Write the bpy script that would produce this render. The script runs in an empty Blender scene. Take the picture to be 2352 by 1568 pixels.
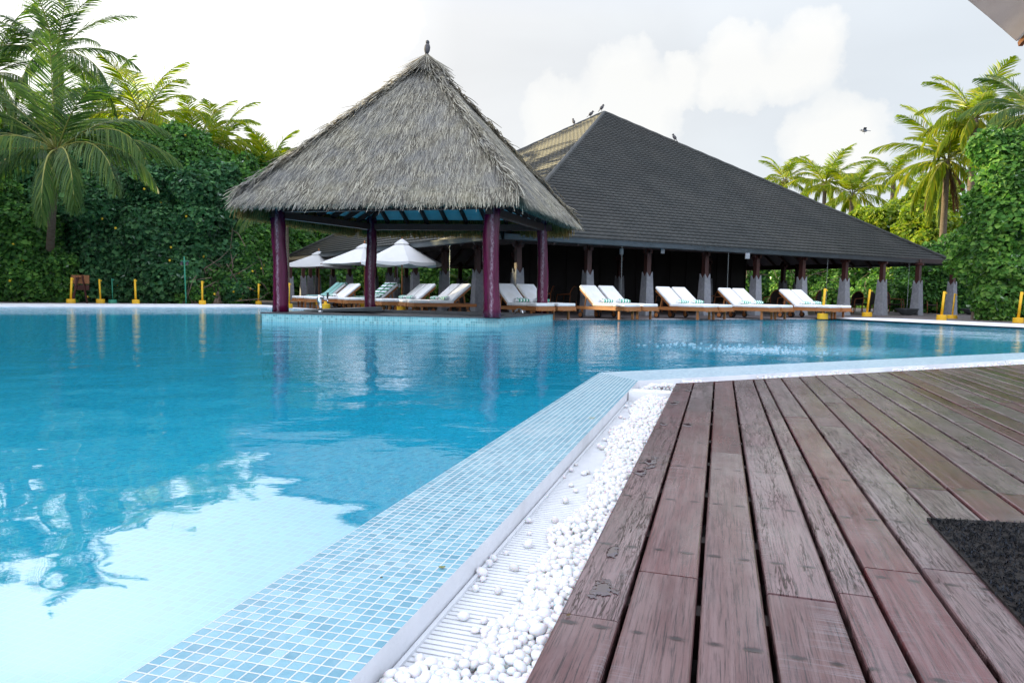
import bpy, bmesh, math, random
import numpy as np
from mathutils import Vector, Matrix, noise

random.seed(7)
rng = np.random.default_rng(7)
scene = bpy.context.scene
COL = scene.collection
R = math.radians

# ------------------------------------------------------------------ camera
F = 1568.0
H = 0.70
PITCH, ROLL = R(4.14), R(0.85)
_f = Vector((0, math.cos(PITCH), -math.sin(PITCH)))
_r0 = Vector((1, 0, 0)); _u0 = Vector((0, math.sin(PITCH), math.cos(PITCH)))
CR = _r0 * math.cos(ROLL) + _u0 * math.sin(ROLL)
CU = _u0 * math.cos(ROLL) - _r0 * math.sin(ROLL)
CAM = Vector((0, 0, H))

def ray(px, py):
    return _f + CR * ((px - 1176) / F) - CU * ((py - 784) / F)
def at(px, py, z=0.0):          # point of the photograph on a level plane
    d = ray(px, py); t = (z - H) / d.z
    return CAM + d * t
def atY(px, py, Y):             # point of the photograph at a distance
    d = ray(px, py); return CAM + d * (Y / d.y)

cd = bpy.data.cameras.new("camera"); cam = bpy.data.objects.new("camera", cd); COL.objects.link(cam)
cam.matrix_world = Matrix(((CR.x, CU.x, -_f.x, 0), (CR.y, CU.y, -_f.y, 0), (CR.z, CU.z, -_f.z, H), (0, 0, 0, 1)))
cd.lens = 24.0; cd.sensor_width = 36.0; cd.clip_start = 0.05; cd.clip_end = 3000
scene.camera = cam

# ------------------------------------------------------------------ helpers
def tag(o, label=None, cat=None, group=None, kind=None):
    if label: o['label'] = label
    if cat: o['category'] = cat
    if group: o['group'] = group
    if kind: o['kind'] = kind
    return o

def empty(name, loc=(0, 0, 0), rz=0.0):
    o = bpy.data.objects.new(name, None); COL.objects.link(o)
    o.location = loc; o.rotation_euler = (0, 0, rz); o.empty_display_size = 0.1
    return o

def copy_tree(o, parent=None):
    c = o.copy(); COL.objects.link(c)
    c.parent = parent
    for ch in list(o.children): copy_tree(ch, c)
    return c

class MB:
    def __init__(s): s.v = []; s.f = []; s.uv = []; s.mi = []; s.cur = 0
    def add(s, vs, fs, uvs=None):
        b = len(s.v); s.v.extend([tuple(p) for p in vs])
        for k, f in enumerate(fs):
            s.f.append(tuple(b + i for i in f)); s.mi.append(s.cur)
            s.uv.append(uvs[k] if uvs else None)
        return s
    def box(s, c, d, M=None, uv=False):
        x, y, z = d[0] / 2, d[1] / 2, d[2] / 2
        vs = [Vector((a * x, b * y, e * z)) for e in (-1, 1) for a, b in ((-1, -1), (1, -1), (1, 1), (-1, 1))]
        if M is not None: vs = [M @ p for p in vs]
        vs = [p + Vector(c) for p in vs]
        return s.add(vs, [(0, 3, 2, 1), (4, 5, 6, 7), (0, 1, 5, 4), (1, 2, 6, 5), (2, 3, 7, 6), (3, 0, 4, 7)])
    def beam(s, a, b, w, h, up=(0, 0, 1)):       # box from a to b
        a, b = Vector(a), Vector(b); d = b - a; L = d.length; d.normalize()
        u = Vector(up); sd = d.cross(u)
        if sd.length < 1e-4: sd = d.cross(Vector((1, 0, 0)))
        sd.normalize(); u = sd.cross(d)
        vs = []
        for p in (a, b):
            for i, j in ((-1, -1), (1, -1), (1, 1), (-1, 1)): vs.append(p + sd * (i * w / 2) + u * (j * h / 2))
        return s.add(vs, [(0, 1, 2, 3), (7, 6, 5, 4), (0, 4, 5, 1), (1, 5, 6, 2), (2, 6, 7, 3), (3, 7, 4, 0)])
    def tube(s, pts, rad, n=8, cap=True):
        pts = [Vector(p) for p in pts]; m = len(pts)
        if not hasattr(rad, '__len__'): rad = [rad] * m
        vs = []; ref = None
        for i, p in enumerate(pts):
            d = (pts[min(i + 1, m - 1)] - pts[max(i - 1, 0)]).normalized()
            if ref is None: ref = Vector((0, 1, 0)) if abs(d.y) < .9 else Vector((1, 0, 0))
            a = d.cross(ref).normalized(); b = d.cross(a); ref = a.cross(d) if a.cross(d).length > .1 else ref
            for k in range(n):
                t = 2 * math.pi * k / n
                vs.append(p + (a * math.cos(t) + b * math.sin(t)) * rad[i])
        fs = [(i * n + k, i * n + (k + 1) % n, (i + 1) * n + (k + 1) % n, (i + 1) * n + k) for i in range(m - 1) for k in range(n)]
        if cap: fs += [tuple(range(n - 1, -1, -1)), tuple((m - 1) * n + k for k in range(n))]
        return s.add(vs, fs)
    def lathe(s, prof, n=16, c=(0, 0, 0), cap=True):
        c = Vector(c); vs = []; m = len(prof)
        for r, z in prof:
            for k in range(n):
                t = 2 * math.pi * k / n; vs.append(c + Vector((r * math.cos(t), r * math.sin(t), z)))
        fs = [(i * n + k, i * n + (k + 1) % n, (i + 1) * n + (k + 1) % n, (i + 1) * n + k) for i in range(m - 1) for k in range(n)]
        if cap: fs += [tuple(range(n - 1, -1, -1)), tuple((m - 1) * n + k for k in range(n))]
        return s.add(vs, fs)
    def ellipsoid(s, c, r, nu=10, nv=7, M=None):
        c = Vector(c); vs = [];
        for i in range(nv + 1):
            a = math.pi * i / nv
            for k in range(nu):
                t = 2 * math.pi * k / nu
                p = Vector((r[0] * math.sin(a) * math.cos(t), r[1] * math.sin(a) * math.sin(t), r[2] * math.cos(a)))
                if M is not None: p = M @ p
                vs.append(c + p)
        fs = [(i * nu + k, (i + 1) * nu + k, (i + 1) * nu + (k + 1) % nu, i * nu + (k + 1) % nu) for i in range(nv) for k in range(nu)]
        return s.add(vs, fs)
    def rbox(s, c, d, r=0.03, seg=3, M=None):
        bm = bmesh.new(); bmesh.ops.create_cube(bm, size=1.0)
        for v in bm.verts: v.co = Vector((v.co.x * d[0], v.co.y * d[1], v.co.z * d[2]))
        bmesh.ops.bevel(bm, geom=list(bm.edges), offset=r, segments=seg, profile=0.5, affect='EDGES')
        bm.verts.index_update()
        vs = [v.co.copy() for v in bm.verts]; fs = [tuple(v.index for v in f.verts) for f in bm.faces]; bm.free()
        if M is not None: vs = [M @ p for p in vs]
        return s.add([p + Vector(c) for p in vs], fs)
    def build(s, name, mats, parent=None, smooth=False):
        me = bpy.data.meshes.new(name); me.from_pydata(s.v, [], s.f)
        if not isinstance(mats, (list, tuple)): mats = [mats]
        for m in mats: me.materials.append(m)
        if len(mats) > 1: me.polygons.foreach_set('material_index', s.mi)
        if any(u is not None for u in s.uv):
            l = me.uv_layers.new(name='UVMap'); k = 0; buf = []
            for f, u in zip(s.f, s.uv):
                buf.extend([c for p in (u or [(0, 0)] * len(f)) for c in p])
            l.data.foreach_set('uv', buf)
        if smooth: me.polygons.foreach_set('use_smooth', [True] * len(me.polygons))
        me.update()
        o = bpy.data.objects.new(name, me); COL.objects.link(o); o.parent = parent
        return o

def np_mesh(name, V, Fq, m, parent=None, smooth=False):
    """fast mesh from arrays: V (n,3), Fq (m,k)"""
    me = bpy.data.meshes.new(name); V = np.asarray(V, np.float32); Fq = np.asarray(Fq, np.int32)
    k = Fq.shape[1]
    me.vertices.add(len(V)); me.vertices.foreach_set('co', V.ravel())
    me.loops.add(Fq.size); me.loops.foreach_set('vertex_index', Fq.ravel())
    me.polygons.add(len(Fq)); me.polygons.foreach_set('loop_start', np.arange(0, Fq.size, k, dtype=np.int32))
    me.polygons.foreach_set('loop_total', np.full(len(Fq), k, np.int32))
    if smooth: me.polygons.foreach_set('use_smooth', np.ones(len(Fq), bool))
    me.materials.append(m); me.update(calc_edges=True); me.validate()
    o = bpy.data.objects.new(name, me); COL.objects.link(o); o.parent = parent
    return o

# ------------------------------------------------------------------ materials
class NT:
    def __init__(s, name):
        s.m = bpy.data.materials.new(name); s.m.use_nodes = True; s.t = s.m.node_tree; s.t.nodes.clear()
        s.out = s.n('ShaderNodeOutputMaterial')
    def n(s, typ, **kw):
        nd = s.t.nodes.new(typ)
        for k, v in kw.items():
            if k.startswith('_'): setattr(nd, k[1:], v)
            else:
                key = k.replace('__', ' ')
                nd.inputs[key].default_value = v
        return nd
    def l(s, a, b): s.t.links.new(a, b)
    def math(s, op, a, b=None, c=None, clamp=False):
        nd = s.t.nodes.new('ShaderNodeMath'); nd.operation = op; nd.use_clamp = clamp
        for i, x in enumerate((a, b, c)):
            if x is None: continue
            if isinstance(x, (int, float)): nd.inputs[i].default_value = x
            else: s.l(x, nd.inputs[i])
        return nd.outputs[0]
    def ramp(s, fac, stops, interp='LINEAR'):
        nd = s.t.nodes.new('ShaderNodeValToRGB'); cr = nd.color_ramp; cr.interpolation = interp
        while len(cr.elements) < len(stops): cr.elements.new(0.5)
        for e, (p, c) in zip(cr.elements, stops):
            e.position = p; e.color = (c[0], c[1], c[2], 1) if hasattr(c, '__len__') else (c, c, c, 1)
        s.l(fac, nd.inputs[0]); return nd.outputs[0]
    def mix(s, fac, a, b, mode='MIX'):
        nd = s.t.nodes.new('ShaderNodeMix'); nd.data_type = 'RGBA'; nd.blend_type = mode
        for sock, x in ((nd.inputs[0], fac), (nd.inputs[6], a), (nd.inputs[7], b)):
            if isinstance(x, (int, float)): sock.default_value = x
            elif isinstance(x, tuple): sock.default_value = (x[0], x[1], x[2], 1)
            else: s.l(x, sock)
        return nd.outputs[2]
    def noise(s, vec, scale, detail=4, rough=.55, dist=0.0):
        nd = s.n('ShaderNodeTexNoise', Scale=scale, Detail=detail, Roughness=rough, Distortion=dist)
        if vec is not None: s.l(vec, nd.inputs['Vector'])
        return nd.outputs[0]
    def vmap(s, vec, scale=(1, 1, 1), rot=(0, 0, 0), loc=(0, 0, 0)):
        nd = s.n('ShaderNodeMapping'); nd.inputs['Scale'].default_value = scale; nd.inputs['Rotation'].default_value = rot
        nd.inputs['Location'].default_value = loc
        s.l(vec, nd.inputs['Vector']); return nd.outputs[0]
    def pos(s): return s.n('ShaderNodeNewGeometry').outputs['Position']
    def island(s): return s.n('ShaderNodeNewGeometry').outputs['Random Per Island']
    def obj(s): return s.n('ShaderNodeTexCoord').outputs['Object']
    def uv(s): return s.n('ShaderNodeTexCoord').outputs['UV']
    def bump(s, h, strength=.3, dist=.01):
        nd = s.n('ShaderNodeBump', Strength=strength, Distance=dist); s.l(h, nd.inputs['Height']); return nd.outputs[0]
    def pbsdf(s, col, rough=.6, spec=.5, metal=0, normal=None, **kw):
        p = s.n('ShaderNodeBsdfPrincipled')
        for k, x in (('Base Color', col), ('Roughness', rough), ('Specular IOR Level', spec), ('Metallic', metal)):
            if isinstance(x, (int, float)): p.inputs[k].default_value = x
            elif isinstance(x, tuple): p.inputs[k].default_value = (x[0], x[1], x[2], 1)
            else: s.l(x, p.inputs[k])
        if normal is not None: s.l(normal, p.inputs['Normal'])
        for k, v in kw.items(): p.inputs[k.replace('__', ' ')].default_value = v
        return p.outputs[0]
    def done(s, sh): s.l(sh, s.out.inputs[0]); return s.m

def mat_var(name, c1, c2, scale=5, rough=.6, spec=.4, bump=0.0, bscale=None, stretch=(1, 1, 1), metal=0, coord='obj', isl=0.0, c3=None):
    t = NT(name); co = t.obj() if coord == 'obj' else t.pos()
    v = t.vmap(co, stretch)
    n = t.noise(v, scale, 6, .6)
    if isl:
        n = t.math('ADD', t.math('MULTIPLY', n, 1 - isl), t.math('MULTIPLY', t.island(), isl))
    col = t.ramp(n, [(.3, c1), (.7, c2)])
    if c3: col = t.mix(t.ramp(t.noise(co, scale * .35, 3), [(.5, 0.0), (.7, 1.0)]), col, c3)
    nm = t.bump(t.noise(v, bscale or scale * 4, 4), bump, .01) if bump else None
    return t.done(t.pbsdf(col, rough, spec, metal, nm))

def mat_leaf(name, cols, transl=.35, gloss=.10, rough=.5, trans_tint=(1.3, 1.5, .5)):
    t = NT(name)
    n = len(cols)
    col = t.ramp(t.island(), [(i / max(1, n - 1), c) for i, c in enumerate(cols)])
    col = t.mix(t.ramp(t.noise(t.pos(), .9, 2), [(.35, 0.0), (.65, .55)]), col, tuple(x * .72 for x in cols[0]))
    d = t.n('ShaderNodeBsdfDiffuse'); t.l(col, d.inputs[0])
    tr = t.n('ShaderNodeBsdfTranslucent'); t.l(t.mix(1.0, col, trans_tint, 'MULTIPLY'), tr.inputs[0])
    m1 = t.n('ShaderNodeMixShader', Fac=transl); t.l(d.outputs[0], m1.inputs[1]); t.l(tr.outputs[0], m1.inputs[2])
    g = t.n('ShaderNodeBsdfGlossy', Roughness=rough); g.inputs[0].default_value = (.8, .85, .8, 1)
    fr = t.n('ShaderNodeFresnel', IOR=1.4)
    m2 = t.n('ShaderNodeMixShader'); t.l(t.math('MULTIPLY', fr.outputs[0], gloss * 4, clamp=True), m2.inputs[0])
    t.l(m1.outputs[0], m2.inputs[1]); t.l(g.outputs[0], m2.inputs[2])
    return t.done(m2.outputs[0])

def mat_mosaic(name, pitch, ramp, grout, g=.07, rough=.25, bump=.5, warp=0.0, spec=.5):
    t = NT(name)
    uv = t.uv()
    if warp:
        nz = t.n('ShaderNodeTexNoise', Scale=3.2, Detail=2.0); t.l(t.pos(), nz.inputs['Vector'])
        va = t.n('ShaderNodeVectorMath', _operation='MULTIPLY_ADD'); t.l(nz.outputs[1], va.inputs[0])
        va.inputs[1].default_value = (warp, warp, 0); t.l(uv, va.inputs[2]); uv = va.outputs[0]
    s = t.vmap(uv, (1 / pitch, 1 / pitch, 1))
    fl = t.n('ShaderNodeVectorMath', _operation='FLOOR'); t.l(s, fl.inputs[0])
    fr = t.n('ShaderNodeVectorMath', _operation='FRACTION'); t.l(s, fr.inputs[0])
    wn = t.n('ShaderNodeTexWhiteNoise'); t.l(fl.outputs[0], wn.inputs['Vector'])
    sep = t.n('ShaderNodeSeparateXYZ'); t.l(fr.outputs[0], sep.inputs[0])
    ax = t.math('ABSOLUTE', t.math('SUBTRACT', sep.outputs[0], .5)); ay = t.math('ABSOLUTE', t.math('SUBTRACT', sep.outputs[1], .5))
    mx = t.math('SMOOTH_MAX', ax, ay, .06)
    mask = t.ramp(mx, [(.5 - g - .035, 0.0), (.5 - g + .02, 1.0)])
    tile = t.ramp(wn.outputs[0], ramp)
    # glaze fades a little inside each tile and over the whole sheet
    tile = t.mix(t.math('MULTIPLY', t.noise(s, 1.3, 3), .5), tile, tuple(min(1, x * 1.35 + .04) for x in ramp[len(ramp) // 2][1]))
    col = t.mix(mask, tile, grout)
    col = t.mix(t.ramp(t.noise(t.pos(), 2.3, 5, .65), [(.52, 0.0), (.75, .35)]), col, tuple(x * .8 + .12 for x in grout))
    hgt = t.math('ADD', t.math('SUBTRACT', 1.0, mask), t.math('MULTIPLY', t.noise(s, 4, 3), .22))
    nm = t.bump(hgt, bump, .002)
    ro = t.mix(mask, (rough,) * 3, (.7,) * 3)
    return t.done(t.pbsdf(col, ro, spec, 0, nm))

def mat_stripe(name, freq, c1, c2, axis=0, duty=.5):
    t = NT(name); sp = t.n('ShaderNodeSeparateXYZ'); t.l(t.obj(), sp.inputs[0])
    fr = t.math('FRACT', t.math('ADD', t.math('MULTIPLY', sp.outputs[axis], freq), 10.25))
    mk = t.math('GREATER_THAN', fr, duty)
    col = t.mix(mk, c1, c2)
    return t.done(t.pbsdf(col, .9, .1, 0, t.bump(t.noise(t.obj(), 160, 3), .6, .004)))

M = {}
TEAK = ((.30, .105, .03), (.42, .17, .055))
M['teak'] = mat_var('teak_wood', TEAK[0], TEAK[1], 6, .5, .35, .2, 30, (1, 8, 8))
M['cushion'] = mat_var('cushion_canvas', (.80, .80, .81), (.88, .87, .86), 7, .9, .1, .25, 60, c3=(.76, .74, .69))
M['rubber'] = mat_var('black_rubber', (.012, .012, .013), (.03, .03, .03), 20, .7)
M['canvas'] = None
t = NT('umbrella_canvas'); c = t.ramp(t.noise(t.obj(), 3, 5), [(.3, (.80, .80, .82)), (.7, (.86, .855, .84))])
d = t.n('ShaderNodeBsdfDiffuse'); t.l(c, d.inputs[0]); t.l(t.bump(t.noise(t.vmap(t.obj(), (1, 1, .4)), 9, 4), .35, .02), d.inputs['Normal'])
tr = t.n('ShaderNodeBsdfTranslucent'); tr.inputs[0].default_value = (.75, .73, .68, 1)
mm = t.n('ShaderNodeMixShader', Fac=.3); t.l(d.outputs[0], mm.inputs[1]); t.l(tr.outputs[0], mm.inputs[2]); M['canvas'] = t.done(mm.outputs[0])
M['yellow'] = mat_var('yellow_paint', (.72, .40, .012), (.80, .47, .02), 4, .55, .4, .1, 30, c3=(.62, .33, .015))
M['maroon'] = None
t = NT('maroon_gloss_paint'); v = t.vmap(t.obj(), (6, 6, .8))
c = t.ramp(t.noise(v, 2.2, 6, .65), [(.32, (.045, .004, .016)), (.52, (.10, .005, .034)), (.72, (.13, .009, .052))])
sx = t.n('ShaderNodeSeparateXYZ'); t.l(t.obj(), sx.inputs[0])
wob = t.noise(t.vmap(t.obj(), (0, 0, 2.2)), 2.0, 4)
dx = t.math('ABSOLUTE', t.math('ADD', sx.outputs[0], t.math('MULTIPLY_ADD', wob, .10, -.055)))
sky_glint = t.math('MULTIPLY', t.ramp(dx, [(.008, 1.0), (.042, 0.0)]), t.math('LESS_THAN', sx.outputs[1], 0.0))
sky_glint = t.math('MULTIPLY', sky_glint, t.ramp(t.noise(t.vmap(t.obj(), (22, 22, 5)), 3.1, 7, .72), [(.42, 0.0), (.62, .75)]))
c = t.mix(sky_glint, c, (.46, .36, .42))  # pale sky reflection painted as a streak down the post's near side
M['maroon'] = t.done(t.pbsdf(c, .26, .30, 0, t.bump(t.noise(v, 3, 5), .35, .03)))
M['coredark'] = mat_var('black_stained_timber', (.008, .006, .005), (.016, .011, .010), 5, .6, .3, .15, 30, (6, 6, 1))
M['birdpale'] = mat_var('grey_bird_plumage', (.16, .17, .19), (.26, .27, .30), 30, .8)
M['darkwood'] = mat_var('dark_timber', (.022, .010, .008), (.045, .020, .016), 5, .5, .4, .15, 30, (6, 6, 1))
M['redwood'] = mat_var('red_brown_timber', (.05, .018, .014), (.09, .03, .024), 5, .5, .4, .15, 30, (6, 6, 1))
M['stone'] = mat_var('grey_stone', (.22, .225, .25), (.34, .345, .37), 9, .85, .2, .5, 45, c3=(.26, .27, .27))
M['slab'] = mat_var('dark_slate', (.035, .038, .042), (.075, .078, .082), 6, .45, .5, .2, 30)
M['slab2'] = mat_var('grey_slate', (.07, .085, .09), (.11, .125, .13), 6, .5, .5, .2, 30)
M['panel'] = mat_var('pale_blue_boarding', (.52, .70, .76), (.62, .78, .82), 3, .7, .3, .2, 20, (1, 6, 1))
M['soffit'] = mat_var('grey_soffit_boarding', (.15, .15, .17), (.21, .21, .235), 3, .8, .2, .2, 20)
M['metal'] = mat_var('dark_gutter_metal', (.035, .045, .05), (.06, .075, .085), 3, .35, .5, .05, 20)
M['chrome'] = mat_var('chrome', (.75, .76, .78), (.85, .86, .87), 10, .08, .5, 0, metal=1)
M['chain'] = mat_var('chain_steel', (.45, .50, .50), (.6, .65, .65), 20, .3, .5, 0, metal=.8)
M['rattan'] = mat_var('rattan_frame', (.20, .06, .02), (.32, .11, .035), 12, .5, .4, .2, 60)
M['weave'] = mat_var('dark_wicker', (.015, .011, .010), (.04, .028, .022), 30, .6, .3, .6, 90)
M['green_paint'] = mat_var('green_paint', (.02, .22, .13), (.05, .30, .19), 8, .5)
M['ply'] = mat_var('tan_board', (.22, .09, .04), (.34, .15, .07), 8, .7, .2, .3, 60, (1, 1, 6))
M['white_conc'] = mat_var('white_render', (.70, .71, .74), (.80, .80, .82), 5, .7, .3, .3, 30, coord='pos', c3=(.62, .62, .63))
M['white_plastic'] = mat_var('white_plastic', (.68, .69, .71), (.75, .76, .78), 20, .35, .5, .15, 160, coord='pos')
M['pebble'] = None
t = NT('white_pebble')
c = t.ramp(t.math('ADD', t.math('MULTIPLY', t.n('ShaderNodeObjectInfo').outputs['Random'], .5), t.math('MULTIPLY', t.island(), .5)), [(0.0, (.58, .56, .53)), (.3, (.68, .68, .69)), (1.0, (.75, .75, .76))])
c = t.mix(t.ramp(t.noise(t.obj(), 40, 4), [(.55, 0.0), (.8, .25)]), c, (.70, .66, .60))
M['pebble'] = t.done(t.pbsdf(c, .38, .4, 0, t.bump(t.noise(t.obj(), 90, 3), .08, .003), Subsurface__Weight=0.35, Subsurface__Scale=0.012))
M['bird'] = mat_var('bird_plumage', (.05, .05, .055), (.12, .11, .11), 30, .8)
M['bark'] = mat_var('palm_bark', (.10, .075, .055), (.20, .16, .12), 6, .9, .1, .8, 14, (1, 1, 7))
M['twig'] = mat_var('bare_twig', (.11, .08, .06), (.22, .17, .13), 8, .9, .1)
M['blossom'] = mat_var('yellow_blossom', (.75, .48, .02), (.85, .62, .05), 8, .7)
M['soil'] = mat_var('dark_soil', (.035, .028, .02), (.07, .055, .04), 1.5, .95, .1, .5, 12, coord='pos')
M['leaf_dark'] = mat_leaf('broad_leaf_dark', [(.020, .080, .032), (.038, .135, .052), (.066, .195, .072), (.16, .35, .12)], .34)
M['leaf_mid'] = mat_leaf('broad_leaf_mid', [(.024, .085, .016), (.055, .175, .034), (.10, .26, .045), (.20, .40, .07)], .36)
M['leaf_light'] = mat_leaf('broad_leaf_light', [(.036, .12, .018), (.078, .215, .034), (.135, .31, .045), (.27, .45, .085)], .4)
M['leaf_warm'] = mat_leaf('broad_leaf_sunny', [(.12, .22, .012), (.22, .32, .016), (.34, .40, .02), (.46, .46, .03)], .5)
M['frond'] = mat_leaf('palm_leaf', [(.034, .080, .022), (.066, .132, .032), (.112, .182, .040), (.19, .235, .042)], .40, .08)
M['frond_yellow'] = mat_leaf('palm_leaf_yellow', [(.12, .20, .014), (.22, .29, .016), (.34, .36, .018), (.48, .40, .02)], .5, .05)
M['frond_dead'] = mat_leaf('palm_leaf_dead', [(.11, .055, .03), (.17, .085, .045), (.22, .12, .06)], .3, .04, trans_tint=(1.2, 1, .8))
M['rachis'] = mat_var('palm_leaf_stalk', (.16, .17, .03), (.26, .25, .05), 4, .6)
M['towel_roll'] = mat_stripe('striped_towel', 9.5, (.84, .86, .86), (.02, .36, .20), 1, .52)
M['towel_teal'] = mat_stripe('teal_striped_towel', 13, (.42, .66, .66), (.10, .40, .30), 1, .6)
M['towel_green'] = mat_stripe('green_striped_towel', 8.5, (.80, .86, .92), (.02, .22, .09), 0, .56)

t = NT('white_froth'); M['foam'] = t.done(t.pbsdf((.50, .62, .68), .6, .4))
# ------------------------------------------------------------------ plan of the pool
def h2(v): return Vector((v.x, v.y))
C1 = at(1378, 853, .012)                    # pool-side corner of the near edge
G1 = at(1466, 874, .012)                    # gutter-side corner
U1 = (h2(C1) - h2(at(250, 1568, .012))).normalized()       # along the near edge, away from the camera
U2 = (h2(at(2352, 808, .012)) - h2(C1)).normalized()       # along the second edge
V1 = Vector((U1.y, -U1.x)); V2 = Vector((U2.y, -U2.x))      # outward (towards the deck)
W1 = (h2(G1) - h2(C1)).dot(V1); W2 = (h2(G1) - h2(C1)).dot(V2)
UG = U1                                     # the deck boards run the same way
A0 = h2(C1) - U1 * 16
B0 = h2(C1) + U2 * 22
PL = h2(at(0, 705, 0)); PM = h2(at(612, 706, 0)); PF = h2(at(1270, 736, 0)); PR = h2(at(1921, 734, 0)); PE = h2(at(2352, 755, 0))
UL = (PM - PL).normalized(); UR = (PE - PR).normalized()
PLL = PL - UL * 16
def line_x(p, d, q, e):
    den = d.x * e.y - d.y * e.x
    t = ((q.x - p.x) * e.y - (q.y - p.y) * e.x) / den
    return p + d * t
PRX = line_x(PR, UR, h2(C1), U2)
POOL = [A0, h2(C1), PRX, PR, PF, PM, PLL, Vector((PLL.x - 3, -10))]     # clockwise seen from above? order: near, right, far, left

def v3(p, z): return Vector((p.x, p.y, z))

# water -------------------------------------------------------------
def water_material():
    t = NT('pool_water')
    p = t.pos()
    n1 = t.noise(t.vmap(p, (1, 1, 1)), 1.7, 1.5, .45)
    n2 = t.noise(t.vmap(p, (1, 1.5, 1)), 6.0, 3, .55)
    n3 = t.noise(t.vmap(p, (1, 1.6, 1)), 17.0, 2, .5)
    # a breeze ruffles the far water more than the sheltered corner by the deck
    sep = t.n('ShaderNodeSeparateXYZ'); t.l(p, sep.inputs[0])
    far = t.n('ShaderNodeMapRange'); far.inputs[1].default_value = 2.0; far.inputs[2].default_value = 7.5; far.inputs[3].default_value = .03; far.inputs[4].default_value = 1.0
    t.l(sep.outputs[1], far.inputs[0])
    # the jets churn one patch of the surface
    jet = at(1800, 800, 0)
    dv = t.n('ShaderNodeVectorMath', _operation='DISTANCE'); t.l(t.vmap(p, (.55, 1, 1), (0, 0, 0), (jet.x * .45, 0, 0)), dv.inputs[0]); dv.inputs[1].default_value = (jet.x, jet.y, 0)
    jm = t.ramp(t.math('MULTIPLY', dv.outputs[1], .5), [(.2, 1.0), (.62, 0.0)])
    h = t.math('ADD', t.math('MULTIPLY', n1, .034), t.math('MULTIPLY', t.math('MULTIPLY', n2, far.outputs[0]), .014))
    h = t.math('ADD', h, t.math('MULTIPLY', t.math('MULTIPLY', n3, far.outputs[0]), .0022))
    h = t.math('ADD', h, t.math('MULTIPLY', t.math('MULTIPLY', t.noise(p, 7, 5), jm), .09))
    nm = t.n('ShaderNodeBump', Strength=1.0, Distance=.42); t.l(h, nm.inputs['Height'])
    gl = t.n('ShaderNodeBsdfGlossy', Roughness=.02); gl.inputs[0].default_value = (.97, .98, 1, 1); t.l(nm.outputs[0], gl.inputs['Normal'])
    tr = t.n('ShaderNodeBsdfTransparent'); tr.inputs[0].default_value = (.68, .955, 1, 1)
    fr = t.n('ShaderNodeFresnel', IOR=1.5); t.l(nm.outputs[0], fr.inputs['Normal'])
    fac = t.math('MINIMUM', t.math('SMOOTH_MAX', t.math('MULTIPLY_ADD', fr.outputs[0], .95, .12), .40, .12), .72)
    df = t.n('ShaderNodeBsdfDiffuse'); df.inputs[0].default_value = (.010, .63, .97, 1)      # light scattered back by the treated water
    body = t.n('ShaderNodeMixShader', Fac=.33); t.l(tr.outputs[0], body.inputs[1]); t.l(df.outputs[0], body.inputs[2])
    mx = t.n('ShaderNodeMixShader'); t.l(fac, mx.inputs[0]); t.l(body.outputs[0], mx.inputs[1]); t.l(gl.outputs[0], mx.inputs[2])
    return t.done(mx.outputs[0])
# triangulated water sheet around a centre point
def star_sheet(poly, c, z):
    mb = MB(); n = len(poly)
    vs = [v3(c, z)] + [v3(p, z) for p in poly]
    mb.add(vs, [(0, 1 + i, 1 + (i + 1) % n) for i in range(n)])
    if (Vector(vs[1]) - Vector(vs[0])).cross(Vector(vs[2]) - Vector(vs[1])).z < 0: mb.f = [f[::-1] for f in mb.f]
    return mb
PC = Vector((-4.0, 11.5))
o = star_sheet(POOL, PC, 0.0).build('water', water_material()); tag(o, kind='structure')
# basin -------------------------------------------------------------
M['pool_tile'] = mat_mosaic('pool_floor_mosaic', .07, [(0, (.003, .24, .46)), (.35, (.010, .52, .80)), (.6, (.018, .64, .92)), (1, (.08, .86, .99))], (.30, .93, .99), .06, .4, .2, warp=.035)
mb = MB(); n = len(POOL); zb = -1.25
def duv(p): q = p - h2(C1); return (q.dot(V1), q.dot(U1))
soft = [0, 0, 1, 1, 1, 1, 1, 0]                 # the far sides shelve into the water, the near ones drop straight
prof = [(0, -.002), (.25, -.20), (.8, -.52), (1.7, -.85), (3.0, -1.10), (4.6, -1.25)]
rings = []
for k, (ins, z) in enumerate(prof):
    rings.append([v3(p + (PC - p).normalized() * (ins if soft[i] else .0), z) for i, p in enumerate(POOL)])
acc = 0
for k in range(len(rings) - 1):
    for i in range(n):
        j = (i + 1) % n; L = (POOL[j] - POOL[i]).length
        mb.add([rings[k][i], rings[k][j], rings[k + 1][j], rings[k + 1][i]], [(0, 1, 2, 3)], [[(0, prof[k][1] * 1.5), (L, prof[k][1] * 1.5), (L, prof[k + 1][1] * 1.5), (0, prof[k + 1][1] * 1.5)]])
for i in range(n):
    j = (i + 1) % n; a, b = h2(rings[-1][i]), h2(rings[-1][j])
    mb.add([v3(PC, zb), v3(b, zb), v3(a, zb)], [(0, 1, 2)], [[duv(PC), duv(b), duv(a)]])
o = mb.build('pool_basin', M['pool_tile']); tag(o, kind='structure')

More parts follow.
